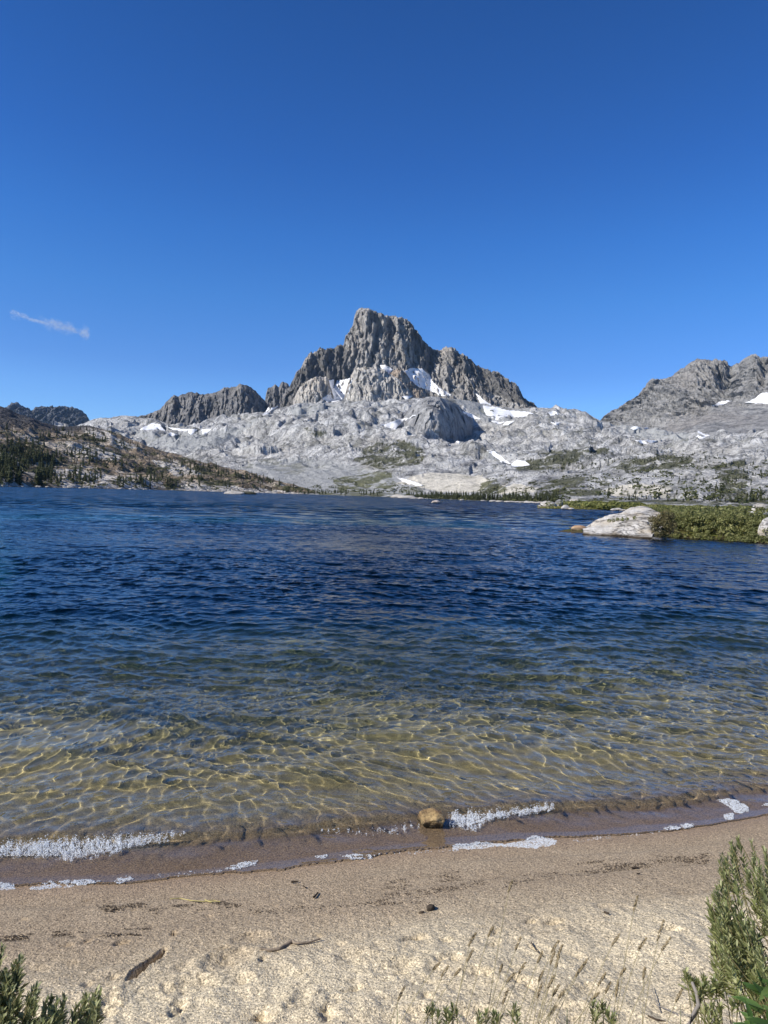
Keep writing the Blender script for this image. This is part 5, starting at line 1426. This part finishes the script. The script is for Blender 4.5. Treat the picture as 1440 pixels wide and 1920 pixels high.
stick([(1194, 1641), (1200, 1640)], 0.004, 0.003, M_STICKD, 'tiny dark chip just under the small dark chip at the right')
stick([(1132, 1714), (1142, 1716)], 0.006, 0.004, M_STICKD, 'dark chip on the sand in front of the grass heads')
stick([(996, 1770), (1008, 1788), (1019, 1797)], 0.0025, 0.0015, M_STICKD, 'thin dark stem lying in a groove of the dry sand')
stick([(1402, 1722), (1388, 1650)], 0.001, 0.001, M_STRAW, 'hair thin straw on the sand beside the right bush')
h = near_hit(806, 1706, False)
o = ico_rock('dark_stone', (h.x, h.y, h.z + 0.008), (0.055, 0.035, 0.04), 4, flat_mat('dark_stone', (0.03, 0.024, 0.018), (0.09, 0.07, 0.05), 60), 0.5, 0.3, 0.6, 3)
tag(o, 'small dark angular stone lying on the beach right of centre', 'stone')
h = near_hit(790, 1712, False)
o = ico_rock('dark_stone', (h.x, h.y, h.z + 0.004), (0.03, 0.014, 0.018), 6, flat_mat('brown_stone', (0.05, 0.04, 0.03), (0.12, 0.09, 0.06), 60), 0.2, 0.3, 0.6, 2)
tag(o, 'tiny brown stone just left of the dark angular stone', 'stone')

# flakes of washed-up bark and needles
def flake(n, poly, thr, seed, size):
    P = np.array(poly, float); x0, y0 = P.min(0); x1, y1 = P.max(0); rs = np.random.default_rng(seed)
    xs_ = rs.uniform(x0, x1, n * 6); ys_ = rs.uniform(y0, y1, n * 6)
    ok = in_poly(xs_, ys_, poly) & (fbm(xs_ / 45, ys_ / 6, None, 4, seed=seed) > thr)
    out = []
    for x, y in list(zip(xs_[ok], ys_[ok]))[:n]:
        h = near_hit(x, y, False)
        if h: out.append((h.x, h.y, h.z + 0.002))
    C = np.array(out); N = rs.normal(size=C.shape) * 0.35 + np.array([0, 0, 1]); N /= np.linalg.norm(N, axis=1, keepdims=True)
    return leaf_quads(C, N, rs.uniform(0.5, 1.8, len(C)) * size, rs, 0.35)
FL = [flake(500, [(-20, 1758), (120, 1745), (330, 1738), (330, 1752), (120, 1760), (-20, 1768)], 0.02, 1, 0.009), flake(700, [(180, 1690), (420, 1690), (460, 1700), (300, 1715), (180, 1710)], 0.08, 2, 0.008),
      flake(800, [(420, 1712), (620, 1690), (760, 1672), (960, 1640), (1110, 1632), (1110, 1642), (900, 1662), (760, 1690), (640, 1702), (430, 1725)], 0.04, 3, 0.009),
      flake(900, [(1080, 1618), (1240, 1604), (1330, 1600), (1330, 1622), (1240, 1625), (1100, 1640)], 0.02, 4, 0.009), flake(900, [(700, 1650), (900, 1630), (1000, 1650), (860, 1690), (700, 1700)], 0.12, 5, 0.007),
      flake(700, [(0, 1690), (1330, 1600), (1330, 1720), (0, 1790)], 0.16, 6, 0.006), flake(700, [(0, 1780), (1330, 1730), (1330, 1910), (0, 1910)], 0.12, 7, 0.006)]
Vf = np.concatenate([v for v, f in FL]); Ff = []; b = 0
for v, f in FL: Ff.append(f + b); b += len(v)
tag(mesh_np('debris', Vf, np.concatenate(Ff), M_STICKD, False), 'dark flakes of bark and needles washed up in lines on the sand', 'debris', None, 'stuff')

# ------------------------------------------------------------------ leafy plants in the foreground
def long_leaves(base, direc, up, L_, W_, curl):
    """narrow folded leaves: base point, direction, upper side, length, width (arrays)"""
    n = len(base)
    side = np.cross(direc, up); side /= np.linalg.norm(side, axis=1, keepdims=True) + 1e-9
    up = np.cross(side, direc)
    prof = [(0.0, 0.10), (0.30, 0.85), (0.62, 1.0), (0.85, 0.6), (1.0, 0.04)]
    rows = []
    for t_, w in prof:
        c_ = base + direc * (L_ * t_)[:, None] - up * (curl * L_ * t_ * t_)[:, None]
        rows += [c_ - side * (W_ * w * 0.5)[:, None] + up * (W_ * w * 0.16)[:, None], c_, c_ + side * (W_ * w * 0.5)[:, None] + up * (W_ * w * 0.16)[:, None]]
    V = np.stack(rows, 1).reshape(-1, 3)
    i = np.arange(n)[:, None] * 15
    q = []
    for k in range(4):
        for j in (0, 1):
            a_ = k * 3 + j; q.append(np.concatenate([i + a_, i + a_ + 1, i + a_ + 4, i + a_ + 3], 1))
    return V, np.concatenate(q)
def shoots(tips, bases, rs, n_leaf, L_, W_, leafy=0.12, droop=0.15):
    """returns stem paths and leaf arrays for shoots from bases to tips"""
    paths, B, D, U, LL, WW = [], [], [], [], [], []
    for tip, base in zip(tips, bases):
        mid = base * 0.45 + tip * 0.55 + np.array([rs.normal(0, 0.03), rs.normal(0, 0.03), -0.04])
        t_ = np.linspace(0, 1, 9)[:, None]
        P = base * (1 - t_) ** 2 + mid * 2 * t_ * (1 - t_) + tip * t_ ** 2
        paths.append(P)
        ln = np.linalg.norm(tip - mid)
        ax = tip - mid; ax /= np.linalg.norm(ax) + 1e-9
        ax = ax * 0.6 + np.array([0, 0, 0.6]); ax /= np.linalg.norm(ax)
        u = rs.uniform(0, 1, n_leaf) ** 0.8
        ga = np.arange(n_leaf) * 2.4 + rs.uniform(0, 6)
        r1 = np.cross(ax, [0.3, 1, 0.2]); r1 /= np.linalg.norm(r1); r2 = np.cross(ax, r1)
        out = np.cos(ga)[:, None] * r1 + np.sin(ga)[:, None] * r2
        spread = 0.35 + 0.75 * (1 - u)
        d = ax[None] * (1.1 - 0.4 * (1 - u))[:, None] + out * spread[:, None] + rs.normal(0, 0.12, (n_leaf, 3))
        d /= np.linalg.norm(d, axis=1, keepdims=True)
        b_ = tip[None] - ax[None] * (leafy * (1 - u))[:, None]
        B.append(b_); D.append(d); U.append(ax[None] - out * 0.3)
        s = rs.uniform(0.7, 1.15, n_leaf) * (0.65 + 0.45 * (1 - u))
        LL.append(L_ * s); WW.append(W_ * s * rs.uniform(0.85, 1.15, n_leaf))
    B, D, U, LL, WW = map(np.concatenate, (B, D, U, LL, WW))
    return paths, long_leaves(B, D, U, LL, WW, 0.12)
M_LEAF = leaf_mat('grey_green_leaves', [(0.09, 0.11, 0.035), (0.18, 0.21, 0.075), (0.32, 0.34, 0.14), (0.55, 0.54, 0.28)], 8, 0.3, 0.5, 0.4)
M_LEAF2 = leaf_mat('bright_leaves', [(0.04, 0.08, 0.02), (0.065, 0.125, 0.03), (0.10, 0.18, 0.045), (0.17, 0.25, 0.08)], 8, 0.3, 0.4, 0.5)
M_STEM = flat_mat('green_stem', (0.13, 0.12, 0.05), (0.24, 0.20, 0.10), 40)
M_WOOD = flat_mat('grey_wood', (0.16, 0.14, 0.12), (0.30, 0.27, 0.24), 40, bump=0.002)
def bush(name, label, cat, tips_px, root, rs, n_leaf=26, L_=0.030, W_=0.0075, leafy=0.07, mat=M_LEAF, root_spread=0.12, group=None):
    """tips_px: (px, py, range)"""
    e = empty(name, root); tag(e, label, cat, group)
    R0 = np.array(root)
    tips = np.array([px_at(x, y, r) for x, y, r in tips_px]) - R0
    for i in range(len(tips)):                                   # keep every tip above the sand
        w = tips[i] + R0; g = gz_at(w[0], w[1]) + 0.015
        if w[2] < g: tips[i][2] += g - w[2]
    bases = np.stack([rs.normal(0, root_spread, len(tips)), rs.normal(0, root_spread, len(tips)), np.full(len(tips), -0.02)], 1) + tips * np.array([0.25, 0.25, 0])
    for i in range(len(bases)):
        w = bases[i] + R0; bases[i][2] = gz_at(w[0], w[1]) - R0[2] - 0.01
    paths, (V, F) = shoots(tips, bases, rs, n_leaf, L_, W_, leafy)
    tubes(paths, [(0.0028, 0.0012)] * len(paths), M_STEM, 'stems', e, 4)
    mesh_np('leaves', V, F, mat, True, e)
    return e
def poly_tips(poly, n, r_of, rs):
    P = np.array(poly, float); x0, y0 = P.min(0); x1, y1 = P.max(0); out = []
    while len(out) < n:
        x = rs.uniform(x0, x1); y = rs.uniform(y0, y1)
        if in_poly(np.array([x]), np.array([y]), poly)[0]: out.append((x, y, r_of(x, y) + rs.normal(0, 0.05)))
    return out
rs = np.random.default_rng(21)
RB = [(1368, 1588), (1385, 1572), (1400, 1585), (1440, 1590), (1500, 1575), (1620, 1590), (1700, 1700), (1700, 1960), (1460, 1960), (1440, 1890), (1400, 1830), (1370, 1800), (1345, 1790), (1345, 1750), (1340, 1720), (1325, 1690), (1340, 1672), (1365, 1660), (1375, 1640), (1350, 1615)]
rof = lambda x, y: float(np.interp(y, [1570, 1700, 1850, 1960], [2.35, 2.05, 1.80, 1.62])) + 0.0003 * (x - 1400)
tips = poly_tips(RB, 270, rof, rs)
# the ragged left outline, shoot by shoot
tips += [(1372, 1584, 2.36), (1384, 1572, 2.38), (1356, 1604, 2.33), (1350, 1618, 2.32), (1362, 1612, 2.3), (1410, 1584, 2.36), (1328, 1690, 2.12), (1338, 1676, 2.14), (1346, 1668, 2.15), (1334, 1700, 2.1), (1352, 1662, 2.16), (1340, 1722, 2.08), (1345, 1738, 2.06), (1332, 1770, 2.02), (1338, 1776, 2.0), (1350, 1790, 1.98), (1347, 1755, 2.04), (1360, 1640, 2.22)]
root = (1.38, 1.62); bush('bush', 'large grey green leafy bush at the right edge above the dry sand', 'bush', tips, (root[0], root[1], gz_at(*root)), rs, 44, leafy=0.14)
rs = np.random.default_rng(22)
LB = [(-160, 1780), (-60, 1760), (8, 1772), (20, 1790), (42, 1800), (30, 1822), (22, 1850), (60, 1862), (68, 1850), (90, 1872), (120, 1870), (140, 1882), (160, 1872), (182, 1862), (190, 1880), (170, 1960), (-160, 1960)]
tips = poly_tips(LB, 150, lambda x, y: float(np.interp(y, [1760, 1960], [2.12, 1.75])), rs)
tips += [(4, 1776, 2.1), (40, 1800, 2.05), (28, 1806, 2.05), (62, 1856, 1.98), (68, 1862, 1.97), (180, 1858, 1.98), (186, 1868, 1.96), (172, 1874, 1.95), (160, 1868, 1.96), (120, 1882, 1.93), (98, 1872, 1.94), (12, 1826, 2.0), (24, 1840, 2.0)]
root = (-1.05, 1.55); bush('bush', 'low green leafy bush in the bottom left corner', 'bush', tips, (root[0], root[1], gz_at(*root)), rs, 34, 0.030, 0.0085, leafy=0.10)
rs = np.random.default_rng(23)
tips = [(1286, 1825, 1.93), (1296, 1838, 1.92), (1308, 1842, 1.92), (1322, 1836, 1.93), (1338, 1840, 1.92), (1350, 1830, 1.93), (1290, 1832, 1.94), (1315, 1850, 1.90), (1330, 1852, 1.90), (1345, 1846, 1.91), (1310, 1862, 1.88)]
e = bush('sprig', 'leafy sprig on a curved woody stem below the right bush', 'sprig', tips, (0.86, 1.62, gz_at(0.86, 1.62)), rs, 22, 0.026, 0.0075, 0.035)
pth = np.array([px_at(x, y, r) for x, y, r in ((1298, 1842, 1.9), (1306, 1862, 1.88), (1310, 1885, 1.86), (1300, 1905, 1.84), (1290, 1925, 1.80))]); pth = np.concatenate([pth, [[pth[-1][0] + 0.02, 1.66, gz_at(pth[-1][0], 1.66) - 0.01]]]) - np.array(e.location)
tubes([pth], [(0.004, 0.007)], M_WOOD, 'woody_stem', e, 6)
SPR = [([(803, 1892, 1.86), (810, 1886, 1.86), (822, 1902, 1.84)], 'small pale green sprig at the bottom edge left of centre'),
       ([(836, 1896, 1.86), (848, 1890, 1.86), (856, 1898, 1.85), (842, 1906, 1.84)], 'small sprig at the bottom edge beside the pale green sprig'),
       ([(898, 1904, 1.85), (912, 1898, 1.86), (926, 1904, 1.85), (934, 1908, 1.84)], 'broad low sprig at the bottom edge in the middle'),
       ([(965, 1888, 1.88), (970, 1908, 1.84)], 'thin upright sprig at the bottom edge under the grass heads'),
       ([(1112, 1884, 1.88), (1120, 1892, 1.87), (1130, 1884, 1.88), (1140, 1900, 1.85), (1150, 1908, 1.84), (1118, 1906, 1.85)], 'dark green sprig at the bottom edge right of the grass heads'),
       ([(1322, 1892, 1.84), (1336, 1886, 1.85), (1350, 1890, 1.85), (1345, 1905, 1.82), (1372, 1880, 1.86), (1385, 1870, 1.87), (1330, 1908, 1.82)], 'loose olive sprig at the bottom edge under the woody stem')]
for k, (tp, lb) in enumerate(SPR):
    rs = np.random.default_rng(30 + k)
    c0 = px_at(tp[0][0], tp[0][1], 1.7)
    bush('sprig', lb, 'sprig', tp, (float(c0[0]), 1.62, gz_at(float(c0[0]), 1.62)), rs, 18, 0.026, 0.0070, 0.03, M_LEAF, 0.02)
# broad bright leaves in the bottom right corner
rs = np.random.default_rng(41)
root = np.array([1.18, 1.42, gz_at(1.18, 1.42)])
e = empty('broad_leaf_plant', tuple(root)); tag(e, 'bright green broad leaved plant in the bottom right corner', 'plant')
B, D, U, LL, WW = [], [], [], [], []
for x, y, r, an in [(1400, 1905, 1.66, 2.2), (1420, 1860, 1.74, 0.5), (1440, 1830, 1.78, 0.9), (1395, 1880, 1.70, 2.6), (1450, 1870, 1.70, 0.2), (1430, 1900, 1.66, 1.4), (1410, 1925, 1.62, 2.9), (1470, 1900, 1.66, 0.7), (1500, 1860, 1.7, 1.1), (1385, 1915, 1.64, 2.5), (1455, 1925, 1.6, 1.8), (1480, 1840, 1.75, 0.3), (1425, 1840, 1.77, 2.0), (1405, 1850, 1.75, 2.4), (1520, 1910, 1.62, 1.0), (1445, 1850, 1.74, 1.6)]:
    for q in range(3):
        p_ = px_at(x + 14 + rs.normal(0, 6), y + rs.normal(0, 6), r) - root
        d = np.array([math.cos(an + rs.normal(0, 0.5)), 0.5 * math.sin(an) + rs.normal(0, 0.3), 0.35]); d /= np.linalg.norm(d)
        B.append(p_ - d * 0.03); D.append(d); U.append([rs.normal(0, 0.2), -0.4, 1.0]); LL.append(rs.uniform(0.04, 0.065)); WW.append(rs.uniform(0.011, 0.017))
V, F = long_leaves(np.array(B), np.array(D), np.array(U, float), np.array(LL), np.array(WW), 0.25)
mesh_np('leaves', V, F, M_LEAF2, True, e)
tubes([np.array([[rs.normal(0, 0.02), rs.normal(0, 0.02), -0.01], b_ * 0.5 + np.array([0, 0, 0.03]), b_]) for b_ in B], [(0.003, 0.0018)] * len(B), M_STEM, 'stems', e, 4)

# dry twigs at the bottom
def twig_air(pts, r0, r1, mat, label):
    P = np.array([px_at(x, y, r) for x, y, r in pts]); k = len(P); tt = np.linspace(0, k - 1, (k - 1) * 4 + 1)
    Q = np.stack([np.interp(tt, np.arange(k), P[:, j]) for j in range(3)], 1)
    return tag(tubes([Q], [(r0, r1)], mat, 'twig', sides=6), label, 'twig')
def gr(x, y):                                              # range at which a pixel meets the sand
    h = near_hit(x, y, False); return math.hypot(h.x, h.y)
twig_air([(1285, 1918, gr(1285, 1915)), (1265, 1898, gr(1265, 1898) - 0.02), (1240, 1888, gr(1240, 1888) - 0.02), (1226, 1882, gr(1226, 1882))], 0.003, 0.0015, M_WOOD, 'grey forked twig on the sand at the bottom right')
twig_air([(1240, 1900, gr(1240, 1900)), (1228, 1870, gr(1228, 1870) - 0.03), (1222, 1850, gr(1222, 1850) - 0.02)], 0.0018, 0.001, M_WOOD, 'thin upright grey twig behind the forked twig')
twig_air([(1215, 1905, gr(1215, 1905)), (1232, 1912, gr(1232, 1912) - 0.01), (1250, 1916, gr(1250, 1914))], 0.004, 0.003, M_STICKD, 'dark bent twig at the bottom edge right of the sprigs')

# ------------------------------------------------------------------ dry grass stalks with seed heads
HEADS = [(955, 1667, 20), (1190, 1700, 26), (1236, 1752, 34), (1245, 1775, 26), (1201, 1775, 24), (1151, 1767, 22), (882, 1767, 26), (917, 1752, 20), (969, 1775, 22), (1037, 1780, 24), (1047, 1789, 22), (1034, 1800, 26), (1044, 1808, 20), (1010, 1800, 20),
         (879, 1796, 24), (815, 1815, 16), (831, 1826, 22), (938, 1820, 14), (976, 1820, 22), (954, 1837, 24), (1089, 1817, 28), (1083, 1825, 24), (1125, 1842, 24), (1156, 1860, 24), (1165, 1825, 14), (1207, 1830, 16), (1137, 1857, 20), (1030, 1847, 24), (1009, 1865, 22), (1039, 1862, 20), (1051, 1867, 20), (945, 1875, 24), (1270, 1872, 24), (1032, 1900, 20), (750, 1868, 22), (1112, 1872, 18), (855, 1826, 14), (1012, 1835, 18)]
M_SEED = flat_mat('seed_head', (0.17, 0.13, 0.07), (0.34, 0.27, 0.16), 200)
M_STALK = flat_mat('dry_stalk', (0.20, 0.17, 0.09), (0.34, 0.29, 0.17), 60)
rs = np.random.default_rng(51)
for (hx, hy, ln) in HEADS:
    r = float(np.interp(hy, [1660, 1900], [2.10, 1.80])) + rs.normal(0, 0.03)
    H_ = px_at(hx, hy, r)
    lean = 0.20 + rs.normal(0, 0.07)
    bx0, by0 = H_[0] - lean * rs.uniform(0.6, 1.2), min(H_[1] - 0.12, 1.78) + rs.normal(0, 0.04)
    g = gz_at(bx0, by0)
    root = np.array([bx0, by0, g])
    e = empty('grass_stalk', tuple(root)); tag(e, 'thin dry grass stalk with a brown seed head over the sand at the bottom', 'grass stalk', 'dry grass stalks at the bottom of the beach')
    top_ = H_ - root
    t_ = np.linspace(0, 1, 10)[:, None]
    ctrl = np.array([top_[0] * 0.25, top_[1] * 0.3, top_[2] * 0.65])
    P = ctrl * 2 * t_ * (1 - t_) + top_ * t_ ** 2
    tubes([P], [(0.0014, 0.0009)], M_STALK, 'stem', e, 4)
    ax = P[-1] - P[-2]; ax /= np.linalg.norm(ax); ax = ax + np.array([0.25 + rs.normal(0, 0.12), 0.1, 0]); ax /= np.linalg.norm(ax)
    Lh = ln * 1.05 * r / F_PX
    n = 60; u = rs.random(n)
    env = np.sin(np.pi * np.clip(u * 0.9 + 0.08, 0, 1)) * 0.0034 + 0.0007
    an = rs.uniform(0, 6.28, n)
    r1 = np.cross(ax, [0, 1, 0.2]); r1 /= np.linalg.norm(r1); r2 = np.cross(ax, r1)
    out = np.cos(an)[:, None] * r1 + np.sin(an)[:, None] * r2
    Bq = top_[None] + ax[None] * (Lh * (u - 0.35))[:, None] + out * (env * 0.4)[:, None]
    Dq = ax[None] * 0.95 + out * 0.35; Dq /= np.linalg.norm(Dq, axis=1, keepdims=True)
    V, F = long_leaves(Bq, Dq, out, rs.uniform(0.005, 0.008, n), np.full(n, 0.0030), 0.0)
    mesh_np('seed_head', V, F, M_SEED, True, e)
# a few green grass blades
rs = np.random.default_rng(61)
BL = [(1072, 1890), (1070, 1900), (1402, 1860), (750, 1885), (1035, 1905), (1290, 1895), (1420, 1890)]
for (x, y) in BL:
    H_ = px_at(x, y, 1.86); bx0, by0 = H_[0] - 0.02, 1.66
    root = np.array([bx0, by0, gz_at(bx0, by0)])
    e = empty('grass_shoot', tuple(root)); tag(e, 'single narrow green grass blade rising at the bottom edge of the beach', 'grass shoot', 'green grass blades at the bottom edge')
    d = H_ - root; Ld = np.linalg.norm(d)
    V, F = long_leaves(np.zeros((1, 3)), (d / Ld)[None], np.array([[0.2, -0.9, 0.4]]), np.array([Ld]), np.array([0.006]), 0.05)
    mesh_np('blade', V, F, M_LEAF2, True, e)

# ------------------------------------------------------------------ the little wisp of cloud
CD = 11000.0
c0 = px_at(95, 608, CD)
az0, _ = px_ae(95, 608)
cl_me = bpy.data.meshes.new('cloud')
import bmesh
bm = bmesh.new(); bmesh.ops.create_cube(bm, size=1.0); 
for v in bm.verts: v.co = Vector((v.co.x * 1120, v.co.y * 420, v.co.z * 520))
bm.to_mesh(cl_me); bm.free()
o = bpy.data.objects.new('cloud', cl_me); scene.collection.objects.link(o)
o.location = tuple(c0); o.rotation_euler.z = -float(az0)
m = NT('cloud')
oc = m.node('ShaderNodeTexCoord').outputs['Object']
S = m.sep(oc)
sx = m.math('DIVIDE', S[0], 520.0)                          # -1 .. 1 along the wisp
# centre line falls to the right
cz = m.math('MULTIPLY', sx, -85.0)
wn = m.node('ShaderNodeTexNoise', {'Vector': oc, 'Scale': 0.006, 'Detail': 4, 'Roughness': 0.6}).outputs[0]
dzv = m.math('ABSOLUTE', m.math('SUBTRACT', m.math('SUBTRACT', S[2], cz), m.math('MULTIPLY', m.math('SUBTRACT', wn, 0.5), 260.0)))
wid = m.ramp(m.math('ADD', m.math('MULTIPLY', sx, 0.5), 0.5), [(0.0, 0.10), (0.06, 0.28), (0.25, 0.22), (0.5, 0.55), (0.78, 0.4), (0.84, 0.2), (0.9, 0.75), (0.97, 0.55), (1.0, 0.1)])
fz = m.mr(m.math('DIVIDE', dzv, m.math('MULTIPLY', wid, 130.0)), 0.0, 1.0, 1.0, 0.0, True)
fy = m.mr(m.math('ABSOLUTE', S[1]), 60.0, 190.0, 1.0, 0.0, True)
n2 = m.mr(m.node('ShaderNodeTexNoise', {'Vector': oc, 'Scale': 0.022, 'Detail': 5, 'Roughness': 0.65}).outputs[0], 0.42, 0.66, 0.0, 1.0)
fz = m.math('MULTIPLY', fz, m.mr(m.math('ABSOLUTE', sx), 0.9, 1.0, 1.0, 0.0, True))
dn = m.math('MULTIPLY', m.math('MULTIPLY', fz, fy), m.math('MULTIPLY', n2, 0.0075))
pv = m.node('ShaderNodeVolumePrincipled', {'Color': (1, 1, 1, 1), 'Density': dn, 'Anisotropy': 0.2})
m.t.links.new(pv.outputs[0], m.out.inputs[1])
cl_me.materials.append(m.mat)
tag(o, 'small thin white wisp of cloud low in the blue sky at the left', 'cloud', None, 'stuff')

# ------------------------------------------------------------------ thin mountain air
hz_me = bpy.data.meshes.new('haze')
bm = bmesh.new(); bmesh.ops.create_cube(bm, size=1.0)
HX0, HX1, HY0, HY1, HZ0, HZ1 = -5600, 5600, -2000, 9800, -16, 1500
for v in bm.verts: v.co = Vector((HX1 if v.co.x > 0 else HX0, HY1 if v.co.y > 0 else HY0, HZ1 if v.co.z > 0 else HZ0))
bm.to_mesh(hz_me); bm.free()
o = bpy.data.objects.new('haze', hz_me); scene.collection.objects.link(o)
m = NT('haze')
pv = m.node('ShaderNodeVolumePrincipled', {'Color': (0.45, 0.68, 1.0, 1), 'Density': 0.000015, 'Anisotropy': 0.0})
m.t.links.new(pv.outputs[0], m.out.inputs[1])
hz_me.materials.append(m.mat)
tag(o, 'thin blue mountain air between the camera and the far ridges', 'haze', None, 'stuff')
